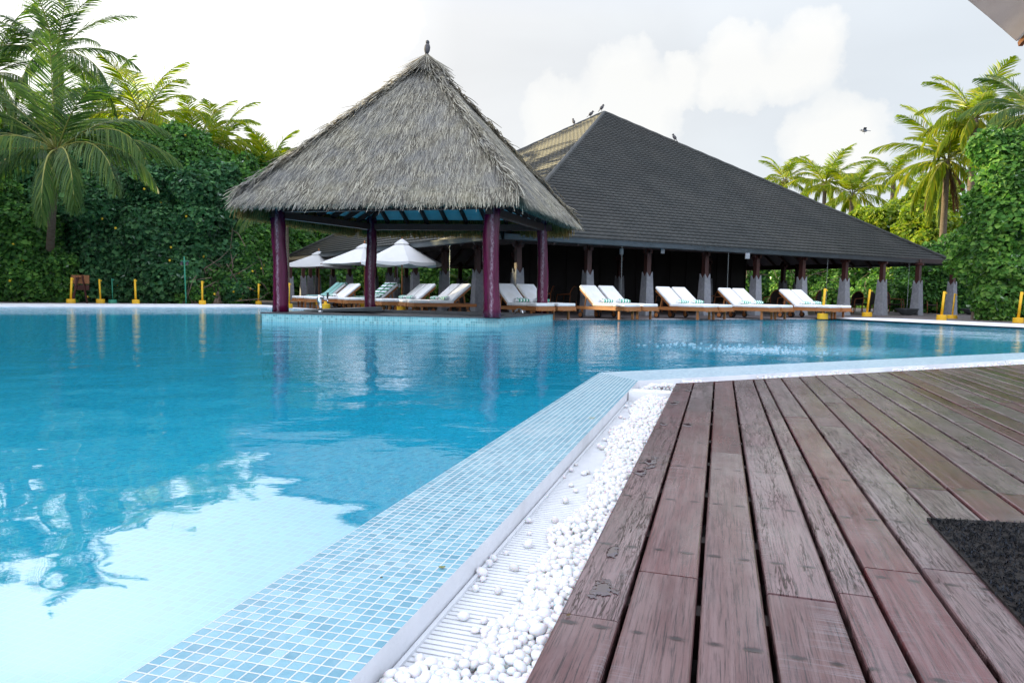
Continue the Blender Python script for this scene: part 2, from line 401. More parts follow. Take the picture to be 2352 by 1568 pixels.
# near mosaic coping -----------------------------------------------------
M['coping_tile'] = mat_mosaic('coping_mosaic', .0285, [(0, (.070, .215, .295)), (.3, (.11, .295, .385)), (.7, (.165, .36, .44)), (1, (.28, .47, .53))], (.60, .63, .645), .060, .26, .7)
M['coping_tile2'] = mat_mosaic('coping_mosaic_pale', .0285, [(0, (.09, .24, .33)), (.35, (.17, .35, .44)), (.7, (.26, .44, .52)), (1, (.42, .56, .62))], (.62, .65, .67), .075, .28, .6)
mb = MB()
z0, z1 = .012, .012
miter = h2(G1) - h2(C1)
P = [h2(C1) - U1 * 14, h2(C1), h2(G1), h2(C1) - U1 * 14 + V1 * W1]
mb.add([v3(P[0], .004), v3(P[1], .004), v3(P[2], z1), v3(P[3], z1)], [(3, 2, 1, 0)], [[duv(P[3]), duv(P[2]), duv(P[1]), duv(P[0])]])
zb = -.30
mb.cur = 1
mb.add([v3(P[3], z1), v3(P[2], z1), v3(P[2], zb), v3(P[3], zb)], [(0, 3, 2, 1)])
o = mb.build('pool_edge', [M['coping_tile'], M['white_conc']]); tag(o, kind='structure')
def duv2(p): q = p - h2(C1); return (q.dot(V2), q.dot(U2))
mb = MB()
Q = [h2(C1), h2(C1) + U2 * 20, h2(C1) + U2 * 20 + V2 * W2, h2(G1)]
mb.add([v3(Q[0], .004), v3(Q[1], .004), v3(Q[2], z1), v3(Q[3], z1)], [(3, 2, 1, 0)], [[duv2(Q[3]), duv2(Q[2]), duv2(Q[1]), duv2(Q[0])]])
mb.cur = 1
mb.add([v3(Q[3], z1), v3(Q[2], z1), v3(Q[2], zb), v3(Q[3], zb)], [(0, 3, 2, 1)])
o = mb.build('pool_edge', [M['coping_tile2'], M['white_conc']]); tag(o, kind='structure')

# far white copings (a raised sloping lip) -------------------------------
def lip(pts, inward, z=.07, d0=.35, d1=2.6):
    mb = MB(); m = len(pts)
    for i in range(m - 1):
        a, b = pts[i], pts[i + 1]; na, nb = inward[i], inward[i + 1]
        mb.add([v3(a, -.12), v3(b, -.12), v3(b, .012), v3(a, .012), v3(a + na * d0, z), v3(b + nb * d0, z), v3(a + na * d1, z), v3(b + nb * d1, z), v3(a + na * d1, -.12), v3(b + nb * d1, -.12)],
               [(0, 1, 2, 3), (3, 2, 5, 4), (4, 5, 7, 6), (6, 7, 9, 8)])
    return mb
NL = Vector((-UL.y, UL.x)); NR = Vector((-UR.y, UR.x))
if NL.dot(PL - PC) < 0: NL = -NL
if NR.dot(PR - PC) < 0: NR = -NR
mb = lip([PLL, PM - UL * .4, PM + UL * .25], [NL, NL, NL * .35], d1=2.3)
o = mb.build('pool_edge', M['white_conc']); tag(o, kind='structure')
mb = lip([PR + UR * -.05, PR + UR * .9, PRX + UR * 1], [NR * .35, NR, NR], d1=1.5)
o = mb.build('pool_edge', M['white_conc']); tag(o, kind='structure')

# land: ring from the pool to the horizon
t = NT('ground_soil'); c = t.ramp(t.noise(t.pos(), .6, 6), [(.35, (.05, .042, .03)), (.65, (.11, .09, .065))])
M['ground'] = t.done(t.pbsdf(c, .95, .1))
mb = MB(); n = len(POOL)
outer = []
for p in POOL:
    d = (p - PC).normalized(); outer.append(PC + d * 900)
def off(p): return p + (p - PC).normalized() * .02
for i in range(n):
    j = (i + 1) % n
    zi = -.20
    mb.add([v3(off(POOL[i]), zi), v3(off(POOL[j]), zi), v3(outer[j], zi), v3(outer[i], zi)], [(0, 1, 2, 3)])
o = mb.build('ground', M['ground']); tag(o, kind='structure')

# far terrace paving -------------------------------------------------
t = NT('terrace_paving')
p = t.pos(); v = t.vmap(p, (1, 1, 1), (0, 0, R(28)))
br = t.n('ShaderNodeTexBrick', Scale=1.0); br.offset = .5
br.inputs['Mortar Size'].default_value = .012; br.inputs['Brick Width'].default_value = 1.6; br.inputs['Row Height'].default_value = .16
br.inputs['Color1'].default_value = (.12, .095, .09, 1); br.inputs['Color2'].default_value = (.20, .165, .16, 1); br.inputs['Mortar'].default_value = (.03, .025, .025, 1)
t.l(v, br.inputs['Vector'])
c = t.mix(t.ramp(t.noise(p, .8, 5), [(.4, 0.0), (.7, .5)]), br.outputs[0], (.13, .12, .125))
M['terrace'] = t.done(t.pbsdf(c, .55, .4, 0, t.bump(t.noise(p, 12, 4), .3, .02)))
TZ = .03
mb = MB()
T = [PLL + NL * 1.5, PM + UL * .1 , PF, PR, PRX + UR * 1.0, PRX + Vector((30, 0)), Vector((60, 70)), Vector((-60, 70)), PLL + Vector((-10, 8))]
cT = Vector((2, 34))
m = len(T)
mb.add([v3(cT, TZ)] + [v3(p, TZ) for p in T], [(0, 1 + i, 1 + (i + 1) % m) for i in range(m)])
for a, b in ((T[1], T[2]), (T[2], T[3])):
    mb.add([v3(a, TZ), v3(b, TZ), v3(b, -.15), v3(a, -.15)], [(0, 3, 2, 1)])
o = mb.build('terrace', M['terrace']); tag(o, kind='structure')
# thin pale nosing where the terrace meets the water
mb = MB()
for a, b in ((PM, PF), (PF, PR)):
    d = (b - a).normalized(); nn = Vector((-d.y, d.x))
    if nn.dot(a - PC) < 0: nn = -nn
    mb.add([v3(a, -.1), v3(b, -.1), v3(b, .010), v3(a, .010), v3(a + nn * .10, .036), v3(b + nn * .10, .036)], [(0, 1, 2, 3), (3, 2, 5, 4)])
o = mb.build('terrace_kerb', M['white_conc']); tag(o, kind='structure')

# ------------------------------------------------------------------ timber deck
DZ = .035
D1 = h2(at(1552, 880, DZ)); D2 = h2(at(2352, 836, DZ))
DE = (D2 - D1).normalized()
def dl(p): q = p - D1; return q.dot(UG), q.dot(V1)     # along, across
def dw(u, v): return D1 + UG * u + V1 * v
k_end = DE.dot(UG) / DE.dot(V1)
def u_end(v): return v * k_end
t = NT('weathered_deck_boards')
uvn = t.uv(); isl = t.island()
sp = t.n('ShaderNodeSeparateXYZ'); t.l(uvn, sp.inputs[0])
off3 = t.n('ShaderNodeCombineXYZ'); t.l(t.math('MULTIPLY', isl, 37.0), off3.inputs[2])
va = t.n('ShaderNodeVectorMath', _operation='ADD'); t.l(uvn, va.inputs[0]); t.l(off3.outputs[0], va.inputs[1])
q = va.outputs[0]
wn = t.n('ShaderNodeTexWhiteNoise', _noise_dimensions='1D'); t.l(t.math('MULTIPLY', isl, 911.0), wn.inputs['W'])
board = wn.outputs[0]
fine = t.noise(t.vmap(q, (7, 230, 1)), 1.0, 7, .72, .3)
grain = t.noise(t.vmap(q, (1.1, 48, 1)), 1.0, 6, .66, .5)
blot = t.noise(t.vmap(q, (1.7, 5, 1)), 1.0, 8, .68, .3)
col_b = t.ramp(board, [(0.0, (.105, .024, .022)), (.2, (.150, .082, .078)), (.4, (.125, .028, .030)), (.6, (.19, .135, .135)), (.8, (.140, .034, .042)), (1.0, (.21, .155, .158))])
col = t.mix(t.ramp(grain, [(.44, 0.0), (.66, .40)]), col_b, (.25, .18, .182))
col = t.mix(t.ramp(blot, [(.48, 0.0), (.66, .75)]), col, (.070, .022, .024))
col = t.mix(t.ramp(fine, [(.36, .95), (.50, 0.0)]), col, (.022, .009, .010))
# silvery worn film in patches, saw marks across the board
saw = t.noise(t.vmap(q, (210, 3, 1)), 1.0, 3, .6)
sawm = t.math('MULTIPLY', t.ramp(saw, [(.52, 0.0), (.62, 1.0)]), t.ramp(t.noise(t.vmap(q, (1.1, 4, 1)), 1.0, 3), [(.5, 0.0), (.62, .45)]))
col = t.mix(sawm, col, (.25, .23, .25))
# drying cracks along the grain on some boards
lines = t.math('ABSOLUTE', t.math('SUBTRACT', t.noise(t.vmap(q, (3.2, 44, 1)), 1.0, 3.5, .58, .35), .5))
lines2 = t.math('ABSOLUTE', t.math('SUBTRACT', t.noise(t.vmap(q, (5.5, 90, 1), (0, 0, 0), (3, 7, 0)), 1.0, 3, .55, .3), .5))
ckm = t.math('MAXIMUM', t.ramp(lines, [(.006, 1.0), (.020, 0.0)]), t.ramp(lines2, [(.006, .8), (.018, 0.0)]))
ckm = t.math('MULTIPLY', ckm, t.ramp(t.math('ADD', board, t.math('MULTIPLY', blot, .3)), [(.50, .06), (.74, 1.0)]))
ckm = t.math('MULTIPLY', ckm, t.ramp(t.noise(t.vmap(q, (2, 24, 1), (0, 0, 0), (9, 2, 0)), 1.0, 3), [(.38, 0.0), (.52, 1.0)]))
col = t.mix(ckm, col, (.030, .012, .009))
# screw holes with dark bleeding at every joist
um = t.math('SUBTRACT', t.math('FRACT', t.math('MULTIPLY', sp.outputs[0], 1 / .46)), .5)
um = t.math('MULTIPLY', um, .46)
vm = t.math('SUBTRACT', t.math('ABSOLUTE', t.math('SUBTRACT', t.math('FRACT', sp.outputs[1]), .5)), .035)
wob = t.noise(t.vmap(q, (18, 30, 1)), 1.0, 4)
rr = t.math('SQRT', t.math('ADD', t.math('POWER', t.math('MULTIPLY', um, .8), 2.0), t.math('POWER', t.math('MULTIPLY', vm, .42), 2.0)))
hm = t.ramp(t.math('ADD', rr, t.math('MULTIPLY', t.math('SUBTRACT', wob, .5), .016)), [(.0030, 1.0), (.0085, .0)])
col = t.mix(hm, col, (.012, .005, .005))
# green algae far to the right
ps = t.n('ShaderNodeSeparateXYZ'); t.l(t.pos(), ps.inputs[0])
al = t.math('MULTIPLY', t.ramp(t.noise(t.vmap(q, (1.4, 7, 1)), 1.0, 5), [(.71, 0.0), (.77, .45)]), t.ramp(t.math('MULTIPLY', ps.outputs[0], .2), [(.42, 0.0), (.7, 1.0)]))
col = t.mix(al, col, (.035, .055, .012))
wet = t.ramp(t.noise(t.vmap(q, (.9, 3, 1)), 1.0, 4), [(.36, .38), (.66, .12)])
hgt = t.math('SUBTRACT', t.math('ADD', t.math('MULTIPLY', fine, .35), t.math('MULTIPLY', grain, .4)), t.math('ADD', ckm, t.math('MULTIPLY', hm, .8)))
pn = t.n('ShaderNodeBsdfPrincipled'); t.l(col, pn.inputs['Base Color']); t.l(wet, pn.inputs['Roughness']); pn.inputs['Specular IOR Level'].default_value = .38
t.l(t.bump(hgt, .6, .003), pn.inputs['Normal']); pn.inputs['Coat Roughness'].default_value = .20
damp = t.ramp(t.math('ADD', t.noise(t.vmap(q, (1.3, 4, 1), (0, 0, 0), (4, 4, 0)), 1.0, 6, .62), t.math('MULTIPLY', t.math('SUBTRACT', board, .5), .16)), [(.38, .12), (.60, .95)])
damp = t.math('MULTIPLY', damp, t.math('SUBTRACT', 1.0, t.math('MULTIPLY', ckm, .8)))
t.l(damp, pn.inputs['Coat Weight']); t.l(t.bump(t.math('ADD', fine, t.math('MULTIPLY', grain, .6)), .18, .0015), pn.inputs['Coat Normal'])
M['deck'] = t.done(pn.outputs[0])
vb = [0.0]
for px in (1382, 1592, 1786, 2000, 2117, 2306): vb.append(dl(h2(at(px, 1567, DZ)))[1])
while vb[-1] < 9.5: vb.append(vb[-1] + random.choice((.135, .142, .15, .146, .098, .155)))
bverts = MB()
joints = {0: [1415], 1: [1318], 2: [1040], 3: [1372], 4: [1366]}
def board(mb, u0, u1a, u1b, v0, v1, z, bi, h=.03, ch=.006):
    """one plank: ends cut square at u0, along the deck edge at (u1a,u1b); chamfered top edges"""
    prof = [(0, -h), (0, -ch), (ch * .35, -ch * .3), (ch, 0)]
    left = [(v0 + a, b) for a, b in prof]; right = [(v1 - a, b) for a, b in reversed(prof)]
    row = left + right
    def uu(v, end):
        if not end: return u0
        k = (v - v0) / (v1 - v0); return u1a + (u1b - u1a) * k
    vs = []; uvs = []
    for end in (0, 1):
        for v, b in row:
            u = uu(v, end); vs.append(v3(dw(u, v), z + b)); uvs.append((u, bi + .5 + (v - (v0 + v1) / 2)))
    m = len(row); fs = [(i, i + 1, m + i + 1, m + i) for i in range(m - 1)]
    fs += [tuple(range(m - 1, -1, -1)), tuple(m + i for i in range(m))]
    mb.add(vs, fs, [[uvs[i] for i in f] for f in fs])
for bi in range(len(vb) - 1):
    gap = .0105 if bi else .007
    v0, v1 = vb[bi] + (gap / 2 if bi else 0), vb[bi + 1] - gap / 2
    ea, eb = u_end(v0) - .05, u_end(v1) - .05
    cuts = [-7.0]
    js = joints.get(bi)
    if js:
        vv = (v0 + v1) / 2
        lo, hi = -6.0, 0.0
        for jy in js:
            # along this board find the point whose image row is jy
            for k in range(40):
                mid = (lo + hi) / 2; w = v3(dw(mid, vv), DZ); rel = w - CAM
                py = 784 - F * rel.dot(CU) / max(.05, rel.dot(_f))
                if rel.dot(_f) < .05 or py > jy: lo = mid
                else: hi = mid
            cuts.append(lo)
        extra = cuts[-1] + random.uniform(1.6, 2.6)
        while extra < ea - .5: cuts.append(extra); extra += random.uniform(1.7, 2.8)
    else:
        u = -7 + random.uniform(1.0, 2.8)
        while u < ea - .5: cuts.append(u); u += random.uniform(1.5, 2.9)
    for i, c in enumerate(cuts):
        last = i == len(cuts) - 1
        z = DZ + random.uniform(-.0022, .0016)
        if last: board(bverts, c + .0018, ea, eb, v0, v1, z, bi)
        else: board(bverts, c + .0018, cuts[i + 1] - .0018, cuts[i + 1] - .0018, v0, v1, z, bi)
# trim board along the far edge of the deck
for k in range(5):
    a = D1 + DE * (k * 2.4 + .002); b = D1 + DE * (k * 2.4 + 2.396); nn = Vector((-DE.y, DE.x)) * -1
    if nn.dot(D1 - h2(CAM)) > 0: nn = -nn
    w = .036
    vs = [v3(a, DZ - .03), v3(b, DZ - .03), v3(b, DZ - .001), v3(a, DZ - .001), v3(a + nn * w, DZ - .001), v3(b + nn * w, DZ - .001), v3(a + nn * w, DZ - .03), v3(b + nn * w, DZ - .03)]
    fs = [(0, 1, 2, 3), (3, 2, 5, 4), (4, 5, 7, 6)]
    uvd = {0: (0, 60.4), 1: (2.4, 60.4), 2: (2.4, 60.44), 3: (0, 60.44), 4: (0, 60.48), 5: (2.4, 60.48), 6: (0, 60.5), 7: (2.4, 60.5)}
    bverts.add(vs, fs, [[uvd[i] for i in f] for f in fs])
o = bverts.build('deck', M['deck']); tag(o, kind='structure')
# joists and dark void beneath
mb = MB()
for k in range(16):
    u = -6 + k * .46
    a, b = dw(u, .05), dw(u, 9)
    ee = [v for v in np.arange(.05, 9, .2) if u < u_end(v) - .15]
    if not ee: continue
    b = dw(u, max(ee)); a = dw(u, min(ee))
    mb.beam(v3(a, DZ - .085), v3(b, DZ - .085), .05, .10)
mb.add([v3(dw(-7, .03), -.14), v3(dw(-7, 9.5), -.14), v3(dw(u_end(9.5) - .06, 9.5), -.14), v3(dw(-.06, .03), -.14)], [(0, 1, 2, 3)])
fa = dw(-7, .012); fb = dw(-.012, .012); fc = D1 + DE * 12
mb.add([v3(fa, DZ - .03), v3(fb, DZ - .03), v3(fb, -.2), v3(fa, -.2)], [(0, 1, 2, 3)])
mb.add([v3(fb, DZ - .031), v3(fc, DZ - .031), v3(fc, -.2), v3(fb, -.2)], [(0, 1, 2, 3)])
o = mb.build('deck_joists', M['darkwood']); tag(o, kind='structure')

# ------------------------------------------------------------------ gutter: grate, pebbles, trays
GZ = -.055
gw0 = W1 + .004 ; gw1 = (D1 - h2(C1)).dot(V1) - .002
def gp(u, w): return h2(C1) + U1 * u + V1 * w            # u along the near edge (0 at its far corner)
ug = (h2(G1) - h2(C1)).dot(U1)
mb = MB()
u = -5.6
while u < ug + .1:
    c = gp(u, (gw0 + gw1) / 2)
    a, b = gp(u, gw0), gp(u, gw1)
    mb.beam(v3(a, GZ - .006), v3(b, GZ - .006), .0135, .012)
    u += .0195
for w in (gw0 + .006,):
    mb.beam(v3(gp(-5.6, w), GZ - .002), v3(gp(ug, w), GZ - .002), .010, .02)
for w in (.35, .65):
    ww = gw0 + (gw1 - gw0) * w; mb.beam(v3(gp(-5.6, ww), GZ - .017), v3(gp(ug, ww), GZ - .017), .012, .012)
o = mb.build('gutter_grate', M['white_plastic']); tag(o, 'long white ribbed plastic grate lying in the overflow channel beside the deck', 'grate')
mb = MB(); Lw2 = (D1 - h2(C1)).dot(V2)
def gp2(u, w): return h2(C1) + U2 * u + V2 * w
mb.add([v3(gp2(.2, W2 + .004), GZ - .004), v3(gp2(18, W2 + .004), GZ - .004), v3(gp2(18, Lw2), GZ - .004), v3(gp2(.2, Lw2), GZ - .004)], [(3, 2, 1, 0)])
mb.add([v3(gp(-5.6, gw0), -.10), v3(gp(.4, gw0), -.10), v3(gp(.4, gw1 + .05), -.10), v3(gp(-5.6, gw1 + .05), -.10)], [(3, 2, 1, 0)])
o = mb.build('channel_bed', M['white_conc']); tag(o, kind='structure')

# pebble shapes
def pebble_mesh(i):
    bm = bmesh.new(); bmesh.ops.create_icosphere(bm, subdivisions=2, radius=1)
    r = random.Random(100 + i); sx, sy, sz = r.uniform(.8, 1.15), r.uniform(.7, .95), r.uniform(.62, .86)
    ox = Vector((r.uniform(0, 50), r.uniform(0, 50), 0))
    for v in bm.verts:
        p = v.co.copy(); k = 1 + .16 * noise.noise(p * 1.1 + ox)
        v.co = Vector((p.x * sx, p.y * sy, p.z * sz)) * k
    me = bpy.data.meshes.new('pebble'); bm.to_mesh(me); bm.free()
    me.polygons.foreach_set('use_smooth', [True] * len(me.polygons)); me.materials.append(M['pebble'])
    return me
PEB = [pebble_mesh(i) for i in range(8)]
pebs = []
def heap(u, w):
    """height of the pebble heap over the grate at (u, w in 0..1)"""
    d = -u
    lim = .50 + .15 * noise.noise(Vector((u * 1.9, 3.1, 0))) + .10 * noise.noise(Vector((u * 6, 9.1, 0)))
    near = max(0, min(1, (d - 4.70) / .12))             # the heap right by the camera spreads across
    far = max(0, min(1, (1.35 - d) / .8))               # and so does the one in the far corner
    lim -= .24 * max(0, min(1, (3.5 - d) / 1.2))
    lim = lim * (1 - near) * (1 - .75 * far) - .05 * near
    k = max(0, min(1, (w - lim) / .30))
    hgt = (.046 + .016 * noise.noise(Vector((u * 4, w * 3, 1)))) * k
    lone = .05
    return hgt, (k > 0.02), lone
rp = random.Random(5)
def try_place(u, w, r, z, cell):
    key = (int(math.floor(u / .03)), int(w * 9), int((z + .2) / .03))
    for a in (-1, 0, 1):
        for b in (-1, 0, 1):
            for c in (-1, 0, 1):
                for (u2, x2, z2, r2) in cell.get((key[0] + a, key[1] + b, key[2] + c), ()):
                    if (u - u2) ** 2 + (w * (gw1 - gw0) - x2) ** 2 + ((z - z2)*1.25) ** 2 < ((r + r2) * .72) ** 2: return False
    cell.setdefault(key, []).append((u, w * (gw1 - gw0), z, r)); return True
cell = {}
for it in range(120000):
    u = -rp.random() * 5.3 + ug - .02; w = rp.random()
    if 0.66 < -u < .92: continue
    hgt, inside, lone = heap(u, w)
    r = rp.choice((.0085, .0100, .0115, .0125, .014)) * rp.uniform(.9, 1.12)
    if not inside:
        if rp.random() > .0014: continue
        z = GZ + r * .72
    else:
        z = GZ + r * .72 + rp.random() ** .7 * hgt
    ww = min(max(w, r * 1.05 / (gw1 - gw0)), 1 - r * 1.0 / (gw1 - gw0))
    if try_place(u, ww, r, z, cell): pebs.append((u, ww, r, z))
# second channel along U2
pebs2 = []
for it in range(1500):
    u = .35 + rp.random() ** 1.3 * 7; w = W2 + .02 + rp.random() * (Lw2 - W2 - .04); r = rp.uniform(.010, .015)
    z = GZ + r * .7 + rp.random() * .026 + (.018 if noise.noise(Vector((u * 1.7, 4, 0))) > .0 else -.01)
    if z < GZ: continue
    pebs2.append((u, w, r, z))
def peb_xyz(p): q = gp(p[0], gw0 + p[1] * (gw1 - gw0)); return Vector((q.x, q.y, p[3]))
items = [(peb_xyz(p), p[2]) for p in pebs]
def frame_ok(c):
    rel = c - CAM; d = rel.dot(_f)
    if d < .1: return False
    x = F * rel.dot(CR) / d; y = F * rel.dot(CU) / d
    return abs(x) < 1200 and abs(y) < 800
items.sort(key=lambda q: ((q[0] - CAM).length / q[1], q[0].x))
vis = [q for q in items if frame_ok(q[0])]
rest = vis[290:] + [(v3(gp2(p[0], p[1]), p[3]), p[2]) for p in pebs2]
for c, r in vis[:290]:
    o = bpy.data.objects.new('pebble', rp.choice(PEB)); COL.objects.link(o)
    o.location = c; o.scale = (r * 1.12,) * 3; o.rotation_euler = (rp.uniform(-.4, .4), rp.uniform(-.4, .4), rp.uniform(0, 6.3))
    tag(o, 'smooth white pebble lying among others on the ribbed white channel grate', 'pebble', 'white pebbles in the overflow channel')
base = np.array([v.co[:] for v in PEB[0].vertices]); tri = np.array([list(p.vertices) for p in PEB[0].polygons])
VV = []; FF = []
for k, (c, r) in enumerate(rest):
    me = PEB[k % 8]; bs = np.array([v.co[:] for v in me.vertices]); a = rp.uniform(0, 6.3); ca, sa = math.cos(a), math.sin(a)
    rot = np.array([[ca, -sa, 0], [sa, ca, 0], [0, 0, 1]])
    FF.append(tri + len(bs) * k); VV.append((bs @ rot.T) * r * 1.12 + np.array(c[:]))
o = np_mesh('pebbles', np.concatenate(VV), np.concatenate(FF), M['pebble'], None, True); tag(o, kind='stuff')
o['label'] = 'white pebbles filling the farther part of the overflow channel'; o['category'] = 'pebbles'

# white tray set across the channel near the corner
def tray(uc, wc, lu, lw, name, label, along=1):
    e = empty(name, v3(gp(uc, wc), GZ) if along == 1 else v3(gp2(uc, wc), GZ), math.atan2(V1.y, V1.x) if along == 1 else math.atan2(V2.y, V2.x))
    tag(e, label, 'tray')
    mb = MB(); h = .062; tk = .010
    mb.box((0, 0, .005), (lw, lu, .01))
    for s in (-1, 1):
        mb.box((0, s * (lu / 2 - tk / 2), h / 2 + .01), (lw, tk, h)); mb.box((s * (lw / 2 - tk / 2), 0, h / 2 + .01), (tk, lu - 2 * tk, h))
    mb.build('rim', M['white_plastic'], e)
    mb = MB(); mb.box((0, 0, h - .006), (lw - 2 * tk, lu - 2 * tk, .012)); mb.build('lid_panel', M['tray_fill'], e)
    return e
t = NT('cream_lid'); c = t.ramp(t.noise(t.obj(), 7, 3), [(.5, (.80, .79, .73)), (.56, (.55, .58, .54))])
c = t.mix(t.ramp(t.noise(t.vmap(t.obj(), (1, 1, 1), (0, 0, 0), (3, 1, 0)), 13, 4), [(.64, 0.0), (.70, .6)]), c, (.62, .22, .16))
M['tray_fill'] = t.done(t.pbsdf(c, .35, .5))
ta = h2(at(1436, 921, GZ)); tb = h2(at(1513, 926, GZ))
uc = (ta - h2(C1)).dot(U1) + .075
tray(uc, (gw0 + gw1) / 2, .15, (gw1 - gw0) - .006, 'channel_tray', 'white plastic tray with stained cream lid set across the pebble channel')
q = at(2345, 826, 0); uq = (h2(q) - h2(C1)).dot(U2)
tray(uq, (W2 + Lw2) / 2, .9, (Lw2 - W2) - .01, 'channel_tray', 'white lid over the pebble channel at the far right end of the deck', 2)

# froth where the jets break the surface
fr_ = random.Random(77); mb = MB()
for k in range(260):
    a = fr_.gauss(0, 1); b = fr_.gauss(0, 1)
    c = at(1745 + a * 62, 803 + .040 * a * 62 + b * 4.6, .001)
    if k % 9 == 0: c = at(1540 + a * 55, 790 + b * 2.6, .001)
    L = fr_.uniform(.005, .026); mb.ellipsoid(c, (L, L * fr_.uniform(.15, .4), .003), 6, 4)
o = mb.build('foam', M['foam'], None, True); tag(o, kind='stuff'); o['label'] = 'white froth from pool jets on the far water'; o['category'] = 'foam'
# ------------------------------------------------------------------ thatched pavilion in the pool
M['teal_tile'] = mat_mosaic('teal_wall_mosaic', .05, [(0, (.045, .20, .23)), (.25, (.10, .34, .37)), (.55, (.17, .46, .49)), (1, (.26, .56, .58))], (.40, .60, .61), .06, .3, .3)
t = NT('dry_thatch')
isl = t.island()
c = t.ramp(isl, [(0, (.075, .067, .056)), (.25, (.185, .17, .14)), (.55, (.31, .285, .225)), (.82, (.45, .425, .345)), (1, (.62, .58, .47))])
c = t.mix(t.ramp(t.noise(t.pos(), 1.6, 4, .6), [(.42, 0.0), (.66, .6)]), c, (.235, .235, .235))
c = t.mix(t.ramp(t.noise(t.pos(), .9, 3, .6), [(.56, 0.0), (.74, .45)]), c, (.44, .40, .27))
trl = t.n('ShaderNodeBsdfTranslucent'); t.l(t.mix(1.0, c, (1.25, 1.05, .7), 'MULTIPLY'), trl.inputs[0])
mxs = t.n('ShaderNodeMixShader', Fac=.22); t.l(t.pbsdf(c, .9, .15), mxs.inputs[1]); t.l(trl.outputs[0], mxs.inputs[2]); M['thatch'] = t.done(mxs.outputs[0])
t = NT('backlit_thatch'); c = t.ramp(t.island(), [(0, (.16, .10, .03)), (.5, (.36, .24, .08)), (1, (.60, .43, .17))])  # gold of light passing through the rear fringe, put into its colour
trl = t.n('ShaderNodeBsdfTranslucent'); t.l(c, trl.inputs[0])
mxs = t.n('ShaderNodeMixShader', Fac=.45); t.l(t.pbsdf(c, .9, .1), mxs.inputs[1]); t.l(trl.outputs[0], mxs.inputs[2]); M['thatch_gold'] = t.done(mxs.outputs[0])
M['thatch_core'] = mat_var('thatch_underlayer', (.035, .028, .022), (.08, .065, .05), 8, .95, .1, .6, 40)

pav = empty('thatched_pavilion', at(876, 740, 0)); tag(pav, 'open pavilion with steep grey thatched roof on four maroon posts standing in the pool', 'pavilion')
PI = pav.matrix_world.copy(); PI = Matrix.Translation(pav.location).inverted()
def under(o, e):           # parent without moving
    o.parent = e; o.matrix_parent_inverse = Matrix.Translation(e.location).inverted() if e.rotation_euler.z == 0 else (Matrix.Translation(e.location) @ Matrix.Rotation(e.rotation_euler.z, 4, 'Z')).inverted()
    return o
# counter base
wl = h2(at(602, 737.5, 0)); wc = h2(at(1146, 750, 0)); wr = h2(at(1269.5, 737, 0)); wb = wl + (wr - wc)
CT = .165
mb = MB()
for a, b in ((wl, wc), (wc, wr), (wr, wb), (wb, wl)):
    L = (b - a).length
    mb.add([v3(a, -1.27), v3(b, -1.27), v3(b, CT), v3(a, CT)], [(0, 1, 2, 3)], [[(0, -1.27), (L, -1.27), (L, CT), (0, CT)]])
o = mb.build('counter_wall', M['teal_tile']); under(o, pav)
cc = (wl + wc + wr + wb) / 4
def grow(p, k): return cc + (p - cc) * 1.0 + (p - cc).normalized() * k
ring = [grow(p, .035) for p in (wl, wc, wr, wb)]; inn = [cc + (p - cc) * .80 for p in (wl, wc, wr, wb)]
mb = MB()
for i in range(4):
    a, b, c_, d_ = ring[i], ring[(i + 1) % 4], inn[(i + 1) % 4], inn[i]
    mb.add([v3(a, CT), v3(b, CT), v3(b, CT + .028), v3(a, CT + .028), v3(d_, CT + .028), v3(c_, CT + .028), v3(d_, CT - .05), v3(c_, CT - .05)], [(0, 1, 2, 3), (3, 2, 5, 4), (4, 5, 7, 6), (0, 3, 4, 6), (1, 7, 5, 2)])
mb.add([v3(p, CT - .04) for p in inn], [(0, 1, 2, 3)])
o = mb.build('counter_top', M['slab']); under(o, pav)
# raised inner ledge beside the back post
mb = MB()
la = h2(at(716, 717.5, CT)); lb = h2(at(878, 716, CT)); ln = (lb - la).normalized(); lp = Vector((-ln.y, ln.x)) * .42
mb.add([v3(la, CT + .02), v3(lb, CT + .02), v3(lb, CT + .115), v3(la, CT + .055), v3(la + lp, CT + .055), v3(lb + lp, CT + .115), v3(la + lp, CT), v3(lb + lp, CT)], [(0, 1, 2, 3), (3, 2, 5, 4), (4, 5, 7, 6), (1, 7, 5, 2), (0, 3, 4, 6)])
o = mb.build('serving_ledge', M['slab2']); under(o, pav)
# posts
CTZ = CT + .028
posts = [at(643, 716, CTZ), at(1128, 728, CTZ), at(852, 711.5, CTZ), at(1243.5, 718.5, CTZ)]
EZ = 2.18                                       # bottom of the fringe
rL, rC, rR = h2(at(513, 492, EZ)), h2(at(1196, 487, EZ)), h2(at(1329, 541, EZ))
rB = rL + (rR - rC) * .97
rcen = (rL + rC + rR + rB) / 4
apx = atY(981, 131, rcen.y); AZ = apx.z; acen = Vector((apx.x, apx.y))
for i, p in enumerate(posts):
    mb = MB(); r0 = (.158, .165, .135, .135)[i]; rr_ = random.Random(20 + i); pts = []; rad = []
    for k in range(15):
        tt = k / 14
        pts.append((.022 * math.sin(tt * 5 + i * 2) + rr_.uniform(-.006, .006), .02 * math.cos(tt * 4 + i), tt * 2.35))
        rad.append(r0 * (1.03 - .10 * tt + .035 * math.sin(tt * 9 + i * 1.7) + (.10 if tt < .04 else 0)))
    mb.tube(pts, rad, 20)
    o = mb.build('post', M['maroon'], pav, True); o.location = p - pav.location
